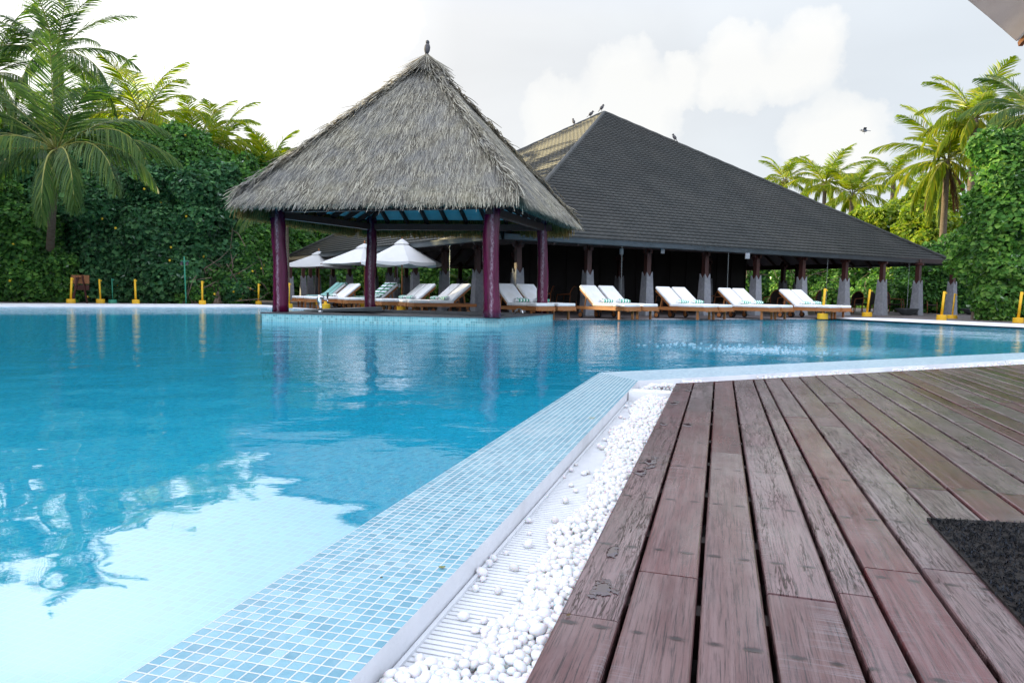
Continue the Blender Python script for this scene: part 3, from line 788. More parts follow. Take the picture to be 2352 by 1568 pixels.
# ring beams
BZ = 2.30
cp = [posts[0], posts[1], posts[3], posts[2]]
for i in range(4):
    a, b = cp[i], cp[(i + 1) % 4]
    d = (b - a); d.z = 0; d.normalize()
    zo = .004 if i % 2 else 0
    zo += .13 if i == 0 else 0
    mb = MB(); mb.beam(Vector((a.x, a.y, BZ + zo - .015)) - d * .22, Vector((b.x, b.y, BZ + zo - .015)) + d * .22, .13, .15)
    o = mb.build('ring_beam', M['darkwood']); under(o, pav)
# ceiling boarding and rafters: shallower than the thatch
pc = sum(cp, Vector()) / 4; cap = Vector((pc.x, pc.y, 3.95))
eave = [Vector((q.x, q.y, 2.02 + .08)) for q in [rL * .93 + rcen * .07, rC * .93 + rcen * .07, rR * .93 + rcen * .07, rB * .93 + rcen * .07]]
base4 = []
for i in range(4):
    q = cp[i]; base4.append(Vector((pc.x + (q.x - pc.x) * 1.04, pc.y + (q.y - pc.y) * 1.04, BZ + .17)))
mb = MB(); mb.add(base4 + [cap], [(0, 1, 4), (1, 2, 4), (2, 3, 4), (3, 0, 4)])
o = mb.build('ceiling_boarding', M['panel']); under(o, pav)
for i in range(4):
    a, b = base4[i], base4[(i + 1) % 4]; nr = 9 if i % 2 == 0 else 7
    for k in range(nr + 1):
        s = a.lerp(b, k / nr); tt = 1 - abs(2 * k / nr - 1)
        if k in (0, nr):
            if k == nr: continue
            e = cap
        else:
            m_ = a.lerp(b, .5); e = s + (cap - m_) * max(.16, tt) * .97
        mb = MB(); dn = Vector((0, 0, -.075)); mb.beam(s + dn, e + dn, .05, .11)
        o = mb.build('rafter', M['darkwood']); under(o, pav)
# thatch core: solid pyramid with thick edges
top = Vector((acen.x, acen.y, AZ - .10))
E = [Vector((rcen.x + (q.x - rcen.x) * k, rcen.y + (q.y - rcen.y) * k, EZ + .34)) for q, k in ((rL, .955), (rC, .985), (rR, .98), (rB, .98))]
Ein = [Vector((rcen.x + (q.x - rcen.x) * .86, rcen.y + (q.y - rcen.y) * .86, EZ + .36)) for q in (rL, rC, rR, rB)]
tin = Vector((acen.x, acen.y, AZ - .75))
mb = MB(); mb.add(E + [top] + Ein + [tin], [(0, 1, 4), (1, 2, 4), (2, 3, 4), (3, 0, 4), (6, 5, 9), (7, 6, 9), (8, 7, 9), (5, 8, 9)] + [(i, 5 + i, 5 + (i + 1) % 4, (i + 1) % 4) for i in range(4)])
o = mb.build('roof_core', M['thatch_core']); under(o, pav)
# strands
def strands(P0, D, Nn, L, W, lift, curl, bend, seed):
    """ribbons of 3 quads with a folded, rope-like section. P0 start, D direction down the slope, Nn outward"""
    g = np.random.default_rng(seed); n = len(P0); K = 4
    S = np.cross(D, Nn); S /= np.linalg.norm(S, axis=1, keepdims=True) + 1e-9
    V = np.zeros((n, K + 1, 3, 3)); ts = np.linspace(0, 1, K + 1)
    ph = g.uniform(0, 6.28, n)
    for k, tt in enumerate(ts):
        c = P0 + D * (L * tt)[:, None] + Nn * (lift * (.25 + tt) + 0.0)[:, None] + S * (curl * np.sin(tt * 3.0 + ph))[:, None]
        c[:, 2] -= bend * tt * tt
        w = W * (1 - .55 * tt)
        V[:, k, 0] = c - S * w[:, None]; V[:, k, 1] = c + Nn * (w * .8)[:, None]; V[:, k, 2] = c + S * w[:, None]
    V = V.reshape(n, -1, 3)
    f = []
    for k in range(K):
        for j in range(2):
            a = k * 3 + j; f.append((a, a + 1, a + 4, a + 3))
    f = np.array(f); FF = (f[None] + (np.arange(n) * (K + 1) * 3)[:, None, None]).reshape(-1, 4)
    return V.reshape(-1, 3), FF
Vs = []; Fs = []; nb = 0; Vr = []; Fr_ = []; nr_ = 0
def push(v, f):
    global nb
    Vs.append(v); Fs.append(f + nb); nb += len(v)
g = np.random.default_rng(3)
Ec = [np.array(e) for e in E]; Tp = np.array(top)
for i in range(4):
    a, b = Ec[i], Ec[(i + 1) % 4]
    nrm = np.cross(b - a, Tp - a); nrm /= np.linalg.norm(nrm)
    if nrm[2] < 0: nrm = -nrm
    vis_face = i in (0, 1)
    n = 25000 if i == 0 else (15000 if i == 1 else 4500)
    s = g.uniform(0, 1, n); tt = 1 - np.sqrt(g.uniform(0, 1, n)) ; tt = np.clip(tt, 0, .985)
    base = a + (b - a) * s[:, None]
    P0 = base * (1 - tt)[:, None] + Tp * tt[:, None]
    dn = (a + b) / 2 - Tp; dn = dn / np.linalg.norm(dn)
    fan = base - Tp; fan /= np.linalg.norm(fan, axis=1, keepdims=True)
    side = (b - a) / np.linalg.norm(b - a)
    D = dn * .6 + fan * .4 + side * g.normal(0, .13, n)[:, None]; D /= np.linalg.norm(D, axis=1, keepdims=True)
    L = g.uniform(.20, .38, n); W = g.uniform(.006, .0125, n)
    lift = np.abs(g.normal(0.010, .011, n)) + .004
    N_ = np.repeat(nrm[None], n, 0)
    push(*strands(P0, D, N_, L, W, lift, g.normal(0, .018, n), np.abs(g.normal(.02, .03, n)), 10 + i))
    # fringe hanging off the eave, several layers deep
    n = 4800 if vis_face else 4200
    s = g.uniform(0, 1, n); tt = np.abs(g.normal(0, .03, n)); inner = g.uniform(0, .10, n)
    base = a + (b - a) * s[:, None]
    P0 = base * (1 - tt)[:, None] + Tp * tt[:, None]; P0 += (np.array([rcen.x, rcen.y, EZ]) - P0) * inner[:, None] * np.array([1, 1, 0]); P0[:, 2] += .05
    D = dn * .35 + np.array([0, 0, -1.0]) + side * g.normal(0, .08, n)[:, None]; D /= np.linalg.norm(D, axis=1, keepdims=True)
    nh = np.array([nrm[0], nrm[1], 0.15]); nh /= np.linalg.norm(nh); N_ = np.repeat(nh[None], n, 0)
    L = g.uniform(.23, .31, n) + (0 if vis_face else .20); W = g.uniform(.007, .015, n)
    v_, f_ = strands(P0, D, N_, L, W, np.abs(g.normal(.015, .02, n)), g.normal(0, .016, n), np.zeros(n), 20 + i)
    if vis_face: push(v_, f_)
    else: Vr.append(v_); Fr_.append(f_ + nr_); nr_ += len(v_)
    # thicker tufts over the hip
    n = 1100 if i in (0, 1, 3) else 500
    tt = np.clip(g.uniform(.045, .99, n), 0, .985); P0 = b * (1 - tt)[:, None] + Tp * tt[:, None] + g.normal(0, .06, (n, 3)) * np.array([1, 1, .5])
    hd = b - Tp; hd /= np.linalg.norm(hd); hn = np.array([hd[0], hd[1], 0]); hn = hn / np.linalg.norm(hn) * .75 + np.array([0, 0, .66])
    D = hd + g.normal(0, .17, (n, 3)); D /= np.linalg.norm(D, axis=1, keepdims=True)
    push(*strands(P0, D, np.repeat(hn[None], n, 0), g.uniform(.22, .42, n), g.uniform(.012, .022, n), np.abs(g.normal(.018, .012, n)), g.normal(0, .03, n), np.abs(g.normal(.05, .04, n)), 30 + i))
# cap tuft
n = 420; an = g.uniform(0, 6.283, n); P0 = Tp + np.stack([np.cos(an) * .03, np.sin(an) * .03, g.uniform(.03, .14, n)], 1)
D = np.stack([np.cos(an) * .75, np.sin(an) * .75, np.full(n, -.62)], 1) + g.normal(0, .07, (n, 3)); D /= np.linalg.norm(D, axis=1, keepdims=True)
N_ = np.stack([np.cos(an) * .6, np.sin(an) * .6, np.full(n, .8)], 1)
push(*strands(P0, D, N_, g.uniform(.45, .75, n), g.uniform(.008, .016, n), g.uniform(.0, .05, n), g.normal(0, .01, n), g.uniform(0, .02, n), 50))
o = np_mesh('thatch', np.concatenate(Vs), np.concatenate(Fs), M['thatch']); under(o, pav)
o = np_mesh('rear_fringe', np.concatenate(Vr), np.concatenate(Fr_), M['thatch_gold']); under(o, pav)

# beer tap on the counter
tp = at(736, 716.3, CTZ)
e = empty('drink_tap', tp); e.scale = (1.25,) * 3; tag(e, 'curved chrome drinks tap with black handle standing on the pavilion counter', 'tap')
mb = MB(); mb.tube([(0, 0, 0), (.005, 0, .08), (-.005, 0, .16), (-.02, 0, .225), (-.005, 0, .275), (.035, 0, .27), (.06, 0, .235)], [.036, .028, .034, .048, .042, .034, .02], 14); mb.lathe([(.05, 0), (.05, .012), (.036, .018)], 14)
mb.build('column', M['chrome'], e, True)
mb = MB(); mb.tube([(.045, 0, .235), (.13, 0, .215)], .013, 8); mb.tube([(.13, 0, .235), (.13, 0, .16)], .012, 8); mb.build('spout', M['chrome'], e, True)
mb = MB(); mb.tube([(.13, 0, .23), (.128, 0, .27), (.132, 0, .345)], [.007, .016, .020], 8); mb.build('handle', M['rubber'], e, True)
# chrome hoop on the right of the counter
hp = at(1192, 720.5, CTZ)
e = empty('chrome_hoop', hp, math.atan2((wr - wc).y, (wr - wc).x) + 1.3); mb = MB()
mb.tube([(.115 * math.cos(a), 0, .115 * math.sin(a)) for a in np.linspace(0, math.pi, 13)], .012, 8); o = mb.build('hoop', M['chrome'], e, True)
tag(e, 'small polished chrome hoop rail on the counter beside the rear right post', 'rail')

# ------------------------------------------------------------------ the big hall
NZ = 2.09
Nn = at(1157, 546, NZ); Rn = at(2179, 607, NZ); Ln = at(662, 597, NZ)
Nn, Rn, Ln = h2(Nn), h2(Rn), h2(Ln); Bn = Ln + (Rn - Nn)
hc = (Rn + Ln) / 2
ap = atY(1388, 259, hc.y); APEX = ap
hall = empty('open_hall', (hc.x, hc.y, TZ)); tag(hall, 'large open hall under a huge dark tiled pyramid roof on stone footed columns', 'building')
E1 = (Rn - Nn).normalized(); E2 = (Ln - Nn).normalized()
t = NT('dark_roof_tiles')
c = t.ramp(t.noise(t.pos(), 1.2, 6, .65), [(.3, (.023, .025, .023)), (.7, (.045, .046, .042))])
c = t.mix(t.ramp(t.noise(t.pos(), .23, 3), [(.5, 0.0), (.7, .5)]), c, (.040, .036, .031))
c = t.mix(t.ramp(t.noise(t.vmap(t.pos(), (1, 1, .35)), .55, 7, .68), [(.48, 0.0), (.70, .7)]), c, (.062, .060, .052))
M['tiles'] = t.done(t.pbsdf(c, .55, .4, 0, t.bump(t.noise(t.pos(), 40, 3), .3, .01)))
def tiled_face(a, b, top, rows, wave, name):
    a, b, top = Vector(a), Vector(b), Vector(top)
    ex = (b - a).normalized(); L = (b - a).length
    # up-slope direction perpendicular to the eave
    up = (top - a) - ex * (top - a).dot(ex); SL = up.length; up.normalize(); nrm = ex.cross(up)
    if nrm.z < 0: nrm = -nrm
    xt = (top - a).dot(ex)
    V = []; Fc = []; cnt = 0
    spw = 6
    for r in range(rows):
        y0 = SL * r / rows; y1 = SL * (r + 1) / rows
        xl, xr = xt * y0 / SL, L - (L - xt) * y0 / SL
        xl1, xr1 = xt * y1 / SL, L - (L - xt) * y1 / SL
        k0 = int(math.floor(xl / (wave / spw))); k1 = int(math.ceil(xr / (wave / spw)))
        xs = np.arange(k0, k1 + 1) * (wave / spw)
        ph = (r % 2) * 0
        zz = .020 - np.abs(np.sin(np.pi * (xs / wave + ph))) * .018
        x0 = np.clip(xs, xl, xr); x1 = np.clip(xs, xl1, xr1)
        def pts(x, y, z): return np.array(a)[None] + np.array(ex)[None] * x[:, None] + np.array(up)[None] * y + np.array(nrm)[None] * z[:, None]
        rows_ = [pts(x0, y0 - .01, zz * .3 - .01), pts(x0, y0 - .015, zz + .046), pts(x1, y1 + .002, zz * .8 + .003)]
        n = len(xs)
        for q in rows_: V.append(q)
        for j in range(2):
            i0 = cnt + j * n
            Fc.append(np.stack([np.arange(n - 1) + i0, np.arange(1, n) + i0, np.arange(1, n) + i0 + n, np.arange(n - 1) + i0 + n], 1))
        cnt += 3 * n
    return np.concatenate(V), np.concatenate(Fc)
z3 = lambda p, z: (p.x, p.y, z)
for (a, b, rows) in ((Nn, Rn, 56), (Ln, Nn, 56)):
    V, Fc = tiled_face(z3(a, NZ + .12), z3(b, NZ + .12), APEX, rows, .24, 'roof')
    o = np_mesh('roof_slope', V, Fc, M['tiles']); under(o, hall)
mb = MB()
mb.add([z3(Rn, NZ + .12), z3(Bn, NZ + .12), z3(Ln, NZ + .12), APEX], [(0, 1, 3), (1, 2, 3)])
o = mb.build('roof_slope', M['tiles']); under(o, hall)
# hips
for q in (Nn, Rn, Ln):
    mb = MB(); a = Vector(z3(q, NZ + .17)); d = APEX - a; nseg = 44; pts = []; rad = []
    for k in range(nseg + 1):
        p = a + d * (k / nseg); pts.append(p + Vector((0, 0, .01))); rad.append(.075 + (.012 if k % 2 else 0))
    mb.tube(pts, rad, 7); o = mb.build('hip_cap', M['tiles']); under(o, hall)
# soffit: underside of the roof, and rafters
mb = MB()
Sp = [Vector(z3(q, NZ + .02)) for q in (Nn, Rn, Bn, Ln)]; sa = APEX - Vector((0, 0, .35))
mb.add(Sp + [sa], [(1, 0, 4), (2, 1, 4), (3, 2, 4), (0, 3, 4)])
o = mb.build('soffit', M['soffit']); under(o, hall)
# gutter and fascia
for a, b in ((Nn, Rn), (Ln, Nn), (Rn, Bn), (Bn, Ln)):
    d = (b - a).normalized(); out = Vector((d.y, -d.x))
    if out.dot((a + b) / 2 - hc) < 0: out = -out
    mb = MB(); nn_ = out
    prof = [(-.02, .12), (-.02, -.06), (.05, -.08), (.11, -.06), (.13, .06), (.145, .065), (.145, .075), (.115, .075), (.10, -.03), (.04, -.05), (.0, .05)]
    vs = []
    for q in (a - d * .05, b + d * .05):
        for x, z in prof: vs.append((q.x + nn_.x * x, q.y + nn_.y * x, NZ + .03 + z))
    m = len(prof); mb.add(vs, [(i, (i + 1) % m, m + (i + 1) % m, m + i) for i in range(m)])
    o = mb.build('gutter', M['metal']); under(o, hall)
rafter_n = 0
for (a, b, nr) in ((Nn, Rn, 26), (Ln, Nn, 24), (Rn, Bn, 24), (Bn, Ln, 22)):
    a3, b3 = Vector(z3(a, NZ - .06)), Vector(z3(b, NZ - .06)); mid = (a3 + b3) / 2; top = sa - Vector((0, 0, .10))
    for k in range(1, nr):
        s = a3.lerp(b3, k / nr); tt = 1 - abs(2 * k / nr - 1)
        e_ = s + (top - mid) * min(tt, .97)
        if tt < .1: continue
        mb = MB(); mb.beam(s + (e_ - s) * (.02), e_, .07, .14); o = mb.build('rafter', M['darkwood']); under(o, hall)
# columns
K0 = at(1188, 724.5, TZ); K0 = Vector((1188 - 1176, F)).normalized() * 0 + h2(K0)
cd1 = E1; cd2 = E2
def column_mesh():
    mb = MB(); b0, b1, zt, zn = .175, .118, 1.36, 1.20
    vs = []
    corner = [(-1, -1), (1, -1), (1, 1), (-1, 1)]
    def ringp(h, z): return [(x * h, y * h, z) for x, y in corner]
    vs += ringp(b0 + .018, 0) + ringp(b0 + .018, .03) + ringp(b0, .034)
    top = []
    for i in range(4):
        x, y = corner[i]; x2, y2 = corner[(i + 1) % 4]
        top.append((x * b1, y * b1, zt)); top.append(((x + x2) / 2 * (b1 + .006), (y + y2) / 2 * (b1 + .006), zn))
    vs += top; ib = [(x * .84, y * .84, z) for x, y, z in top]; vs += ib
    fs = []
    for k in range(2):
        for i in range(4): fs.append((k * 4 + i, k * 4 + (i + 1) % 4, (k + 1) * 4 + (i + 1) % 4, (k + 1) * 4 + i))
    for i in range(4):
        a, b = 8 + i, 8 + (i + 1) % 4; t0, t1, t2 = 12 + 2 * i, 12 + 2 * i + 1, 12 + (2 * i + 2) % 8
        fs.append((a, b, t2, t1, t0))
    for i in range(8): fs.append((12 + i, 12 + (i + 1) % 8, 20 + (i + 1) % 8, 20 + i))
    fs.append(tuple(20 + i for i in range(8)))
    mb.add(vs, fs); return mb
colmesh = None
def hall_column(p, rz):
    global colmesh
    if colmesh is None:
        mb = MB(); mb.box((0, 0, 1.12), (.155, .155, 2.1)); mb.box((0, 0, 2.02), (.34, .09, .12)); mb.box((0, 0, 1.985), (.09, .345, .10))
        s = mb.build('column', M['redwood']); b = column_mesh().build('stone_base', M['stone'], s); colmesh = s
        c = s
    else: c = copy_tree(colmesh)
    c.parent = hall; c.location = Vector((p.x, p.y, TZ)) - hall.location; c.rotation_euler = (0, 0, rz)
    return c
rz0 = math.atan2(E1.y, E1.x)
def on_line(px, p, d):
    """point of the line p + d*t seen in image column px (at floor level)"""
    r_ = ray(px, 720); rd = Vector((r_.x, r_.y)); return line_x(Vector((0, 0)), rd, p, d)
front = []
Kr = h2(at(2104, 723.5, TZ)); Kd = (Kr - K0).normalized()
for px in (1188, 1348, 1484, 1616, 1733, 1838, 1936, 2022, 2104, 2183):
    p = on_line(px, K0, Kd); front.append(p); hall_column(p, rz0)
left = []
Kl = h2(at(715, 693.5, TZ)); Kld = E2
for px in (1096, 1020, 953, 895, 846, 803, 765, 730, 697, 668):
    p = on_line(px, K0, Kld); left.append(p); hall_column(p, rz0)
# plates over the columns
for a, b in ((front[0], front[-1] + Kd * .6), (front[0] - Kld * .0, left[-1] + Kld * .6)):
    mb = MB(); mb.beam(Vector(z3(a, 2.16)), Vector(z3(b, 2.16)), .12, .16); o = mb.build('wall_plate', M['darkwood']); under(o, hall)
# inner rows of columns
for i in (1, 3, 5, 7):
    for dd in (4.6, 12.5, 16.0):
        hall_column(front[i] + E2 * dd + E1 * (.5 if dd < 10 else .0), rz0)
for i in range(0, 9, 2): hall_column(front[i] + E2 * 18.5, rz0)
for i in range(1, 8, 2): hall_column(left[i] + E1 * 18.0, rz0)
# tie beams under the far eaves
fb0, fb1 = front[0] + E2 * 18.5, front[-1] + E2 * 18.5
mb = MB(); mb.beam(Vector(z3(fb0, 2.05)), Vector(z3(fb1, 2.05)), .12, .2); o = mb.build('wall_plate', M['darkwood']); under(o, hall)
fb0, fb1 = left[0] + E1 * 18.0, left[-1] + E1 * 18.0
mb = MB(); mb.beam(Vector(z3(fb0, 2.05)), Vector(z3(fb1, 2.05)), .12, .2); o = mb.build('wall_plate', M['darkwood']); under(o, hall)
# dark timber core of the hall (bar and kitchen)
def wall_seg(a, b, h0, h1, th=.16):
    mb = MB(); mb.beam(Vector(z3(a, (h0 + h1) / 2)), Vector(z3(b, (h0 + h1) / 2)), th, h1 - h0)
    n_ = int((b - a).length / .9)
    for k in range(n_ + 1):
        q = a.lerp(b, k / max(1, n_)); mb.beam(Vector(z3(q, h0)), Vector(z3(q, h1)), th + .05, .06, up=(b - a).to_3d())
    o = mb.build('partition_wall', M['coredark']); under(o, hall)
c0 = front[0] + E2 * 5.0 + E1 * 2.1; c1 = front[3] + E2 * 6.4 + E1 * 1.0
wall_seg(c0, c1, TZ, 4.3); wall_seg(c1, c1 + E2 * 6.5, TZ, 4.3)
wall_seg(c1, front[8] + E2 * 7.6 - E1 * .6, TZ, 3.6)
wall_seg(c1 + E2 * 3.2, c1 + E2 * 3.2 + E1 * 2.6, TZ, 1.15)
# grey ceiling speakers / lamps under the eave: small pale boxes on the plate
for px, py, w in ((2273, 957, 16), (2486, 1010, 16), (2650, 1006, 16), (2990, 1027, 14)):
    p = atY(px * .5742, py * .5742 - 2, 20.6); e = MB(); e.box((0, 0, 0), (.11, .09, .17)); o = e.build('ceiling_lamp', M['stone']); o.location = p - hall.location; o.parent = hall

# rain chains from the gutter into stone basins
def rain_chain(px, py0, py1, label, basin=None):
    p = on_line(px, Nn - Vector((0, 0)), E1 if px > 1157 else E2)
    d = E1 if px > 1157 else E2
    out = Vector((d.y, -d.x)); out = out if out.dot(p - hc) > 0 else -out
    p = p + out * .06
    e = empty('rain_chain', z3(p, NZ)); tag(e, label, 'rain chain', 'rain chains hanging from the hall gutter')
    mb = MB(); z = 0.0; k = 0
    while z > -1.95:
        a = .011
        if k % 2: mb.tube([(a * math.cos(t_), 0, z - .022 + .026 * math.sin(t_)) for t_ in np.linspace(0, 6.283, 9)], .0032, 4, False)
        else: mb.tube([(0, a * math.cos(t_), z - .022 + .026 * math.sin(t_)) for t_ in np.linspace(0, 6.283, 9)], .0032, 4, False)
        z -= .040; k += 1
    o = mb.build('chain', M['chain'], e)
    return p
rain_chain(1422, 560, 690, 'steel rain chain hanging beside the second stone column right of the pavilion')
rain_chain(1665, 575, 690, 'steel rain chain hanging above the middle pair of right hand sun loungers')
rain_chain(1892, 587, 690, 'steel rain chain hanging behind the yellow stand at the last right hand lounger')
b1 = rain_chain(2079, 600, 700, 'steel rain chain dropping into the stone basin between two columns at the right')
rain_chain(1036, 560, 690, 'steel rain chain hanging behind the white fringed umbrella by the rear pavilion post')
rain_chain(916, 560, 650, 'steel rain chain hanging behind the pole of the white fringed umbrella')
def basin(p, label, s=1):
    e = empty('stone_basin', z3(p, TZ)); tag(e, label, 'basin', 'stone basins under the hall eaves')
    mb = MB(); mb.lathe([(.16, 0), (.20, .03), (.32, .14), (.42, .24), (.44, .26), (.40, .26), (.30, .17), (.16, .10), (0.01, .09)], 24); mb.build('bowl', M['slab2'], e, True)
    mb = MB()
    for k in range(40):
        a = rp.uniform(0, 6.3); r = rp.uniform(0, .3); mb.ellipsoid((r * math.cos(a), r * math.sin(a), .15 + .05 * r), (.035, .03, .022), 6, 4)
    mb.build('stones', M['stone'], e, True)
basin(b1, 'wide shallow stone basin under a rain chain between two columns')
basin(h2(at(2233, 723, TZ)), 'wide shallow stone basin half hidden by the hedge at the right')

# rattan chairs inside
def make_chair(label):
    e = empty('rattan_chair'); tag(e, label, 'chair', 'rattan chairs inside the open hall')
    mb = MB()
    arc = [(-.30, .26 * math.cos(a), .42 + .46 * math.sin(a) * 1) for a in np.linspace(0, math.pi, 11)]
    mb.tube([(.26, .27, .0), (.25, .27, .36), (.22, .28, .60), (-.10, .29, .62)] + [(-.28 - .06 * math.sin(a), .28 * math.cos(a), .60 + .30 * math.sin(a)) for a in np.linspace(.15, math.pi - .15, 9)] + [(-.10, -.29, .62), (.22, -.28, .60), (.25, -.27, .36), (.26, -.27, 0)], .018, 6)
    for s in (-1, 1): mb.tube([(-.30, s * .25, 0), (-.27, s * .26, .36), (-.30, s * .27, .62)], .018, 6)
    mb.tube([(.25, -.27, .36), (.25, .27, .36)], .016, 6)
    mb.build('frame', M['rattan'], e, True)
    mb = MB(); mb.rbox((0, 0, .37), (.54, .52, .06), .02, 2); mb.build('seat', M['weave'], e)
    mb = MB(); m = 9; vs = []
    for j in range(2):
        for a in np.linspace(.1, math.pi - .1, m): vs.append((-.26 - .05 * math.sin(a) - .03 * j, .27 * math.cos(a), .40))
        for a in np.linspace(.1, math.pi - .1, m): vs.append((-.28 - .06 * math.sin(a) - .03 * j, .28 * math.cos(a), .60 + .29 * math.sin(a)))
    fs = []
    for j in range(2):
        for i in range(m - 1): fs.append((j * 2 * m + i, j * 2 * m + i + 1, j * 2 * m + m + i + 1, j * 2 * m + m + i))
    mb.add(vs, fs); mb.build('backrest', M['weave'], e, True)
    return e
chairs = [(1249, 15.5 + 8.5, 2.9, 'rattan chair behind the pair of loungers beside the rear right post'),
          (1300, 24.5, 2.6, 'rattan chair in the dark left of the first stone column beyond the pavilion'),
          (1528, 25.0, 3.4, 'rattan chair right of the second stone column, behind the second lounger pair'),
          (1640, 25.6, 3.6, 'rattan chair behind the gap between second and third lounger pairs'),
          (1776, 26.2, 3.9, 'round backed rattan chair between third and fourth right hand lounger pairs'),
          (1862, 27.6, 2.4, 'rattan chair behind the last right hand lounger pair'),
          (1958, 28.0, 3.6, 'rattan chair left of the first yellow stand on the right kerb'),
          (2058, 29.5, 5.6, 'rattan chair with reddish seat rail left of the stone basin'),
          (1985, 30.5, 2.2, 'rattan chair with dark tall back behind the second right yellow stand'),
          (2130, 30.5, 5.0, 'rattan chair in the last bay before the right hedge')]
ch0 = None
for px, Y, rz, lab in chairs:
    p = atY(px, 700, Y)
    if ch0 is None: ch0 = make_chair(lab); e = ch0
    else: e = copy_tree(ch0); e['label'] = lab
    e.location = (p.x, p.y, TZ); e.rotation_euler = (0, 0, rz)
# two low tables
def make_table(px, Y, label):
    p = atY(px, 700, Y); e = empty('round_table', (p.x, p.y, TZ)); tag(e, label, 'table', 'dark tables inside the open hall')
    mb = MB(); mb.lathe([(.02, .70), (.45, .70), (.46, .715), (.45, .73), (.02, .73)], 20); mb.build('tabletop', M['redwood'], e)
    for k in range(4):
        a = k * 1.571 + .4; mb = MB(); mb.tube([(.30 * math.cos(a), .30 * math.sin(a), 0), (.22 * math.cos(a), .22 * math.sin(a), .70)], .022, 6); mb.build('leg', M['redwood'], e)
make_table(1700, 27.5, 'dark round table standing in the hall behind the third lounger pair')
make_table(2010, 31.5, 'dark round table standing in the hall near its right end')
# ------------------------------------------------------------------ sun loungers
LW = .62
def make_lounger():
    e = empty('sun_lounger')
    mb = MB()
    for s in (-1, 1): mb.box((-.0, s * (LW / 2 - .02), .275), (1.86, .038, .085))
    mb.box((.92, 0, .275), (.035, LW - .08, .10)); mb.box((-.70, 0, .265), (.04, LW - .08, .06))
    mb.build('frame', M['teak'], e)
    mb = MB()
    for k in range(14): mb.box((-.10 + k * .077, 0, .324), (.05, LW - .06, .014))
    mb.build('slat_bed', M['teak'], e)
    for s in (-1, 1):
        mb = MB(); mb.box((.70, s * (LW / 2 - .055), .15), (.06, .035, .30)); mb.build('leg', M['teak'], e)
        mb = MB(); mb.box((-.66, s * (LW / 2 - .055), .185), (.06, .035, .25)); mb.build('leg', M['teak'], e)
        mb = MB(); mb.beam((.93, s * .20, .225), (1.03, s * .20, .235), .035, .028); mb.build('handle', M['teak'], e)
        mb = MB(); c = (-.66, s * (LW / 2 - .005), .085)
        mb.tube([(c[0], c[1] - .018, c[2]), (c[0], c[1] + .018, c[2])], .085, 16); w = mb.build('wheel', M['rubber'], e)
        mb = MB(); mb.tube([(c[0], c[1] - .021, c[2]), (c[0], c[1] + .021, c[2])], .062, 16); mb.build('hub', M['teak'], w)
    A = R(40); ca, sa = math.cos(A), math.sin(A); hx, hz = -.22, .335
    def bp(l, t): return (hx - ca * l + sa * t * 1.0 * 0 - 0 + t * sa, hz + sa * l + t * ca)    # along the back, off its face
    mb = MB()
    for s in (-1, 1):
        a, b = bp(0, -.01), bp(.70, -.01); mb.beam((a[0], s * (LW / 2 - .07), a[1]), (b[0], s * (LW / 2 - .07), b[1]), .03, .045)
    for k in range(9):
        a = bp(.05 + k * .076, .015); mb.box((a[0], 0, a[1]), (.05, LW - .12, .012), Matrix.Rotation(A, 3, 'Y'))
    for s in (-1, 1):
        a = bp(.42, -.03); mb.beam((a[0], s * .2, a[1]), (-.62, s * .2, .28), .03, .03)
    mb.build('back_frame', M['teak'], e)
    mb = MB(); mb.rbox((.13, 0, .373), (.74, LW - .03, .085), .028, 3); mb.rbox((.715, 0, .371), (.43, LW - .03, .082), .028, 3)
    mb.build('seat_cushion', M['cushion'], e, True)
    mb = MB(); c = bp(.370, .068); mb.rbox((c[0], 0, c[1]), (.75, LW - .03, .085), .030, 3, Matrix.Rotation(A, 3, 'Y'))
    mb.build('back_cushion', M['cushion'], e, True)
    return e
loung0 = None
def lounger(foot, axis, label):
    """foot: middle of the foot end on the terrace; axis: unit vector head to feet"""
    global loung0
    if loung0 is None: loung0 = make_lounger(); e = loung0
    else: e = copy_tree(loung0)
    e.location = (foot.x - axis.x * .94, foot.y - axis.y * .94, TZ); e.rotation_euler = (0, 0, math.atan2(axis.y, axis.x))
    tag(e, label, 'sun lounger', 'teak sun loungers around the pool')
    return e
roll0 = None
def towel_roll(l, label, dx=.10, dy=.0, s=1.0, rz=0):
    global roll0
    if roll0 is None:
        e = empty('towel_roll'); mb = MB()
        pts = [(0, y, 0) for y in np.linspace(-.20, .20, 9)]
        mb.tube(pts, [.050, .056, .058, .057, .058, .057, .058, .056, .050], 14)
        mb.tube([(.075, y, -.008) for y in np.linspace(-.195, .195, 9)], [.040, .046, .048, .047, .048, .046, .048, .046, .040], 12)
        o = mb.build('towel_roll', M['towel_roll'], None, True); bpy.data.objects.remove(e); roll0 = o; o_ = o
    else: o_ = roll0.copy(); COL.objects.link(o_)
    a = l.rotation_euler.z; c, sn = math.cos(a), math.sin(a)
    o_.location = (l.location.x + c * dx - sn * dy, l.location.y + sn * dx + c * dy, TZ + .473); o_.rotation_euler = (0, 0, a + rz); o_.scale = (1, s, .9)
    tag(o_, label, 'towel', 'striped pool towels on the loungers')
    return o_
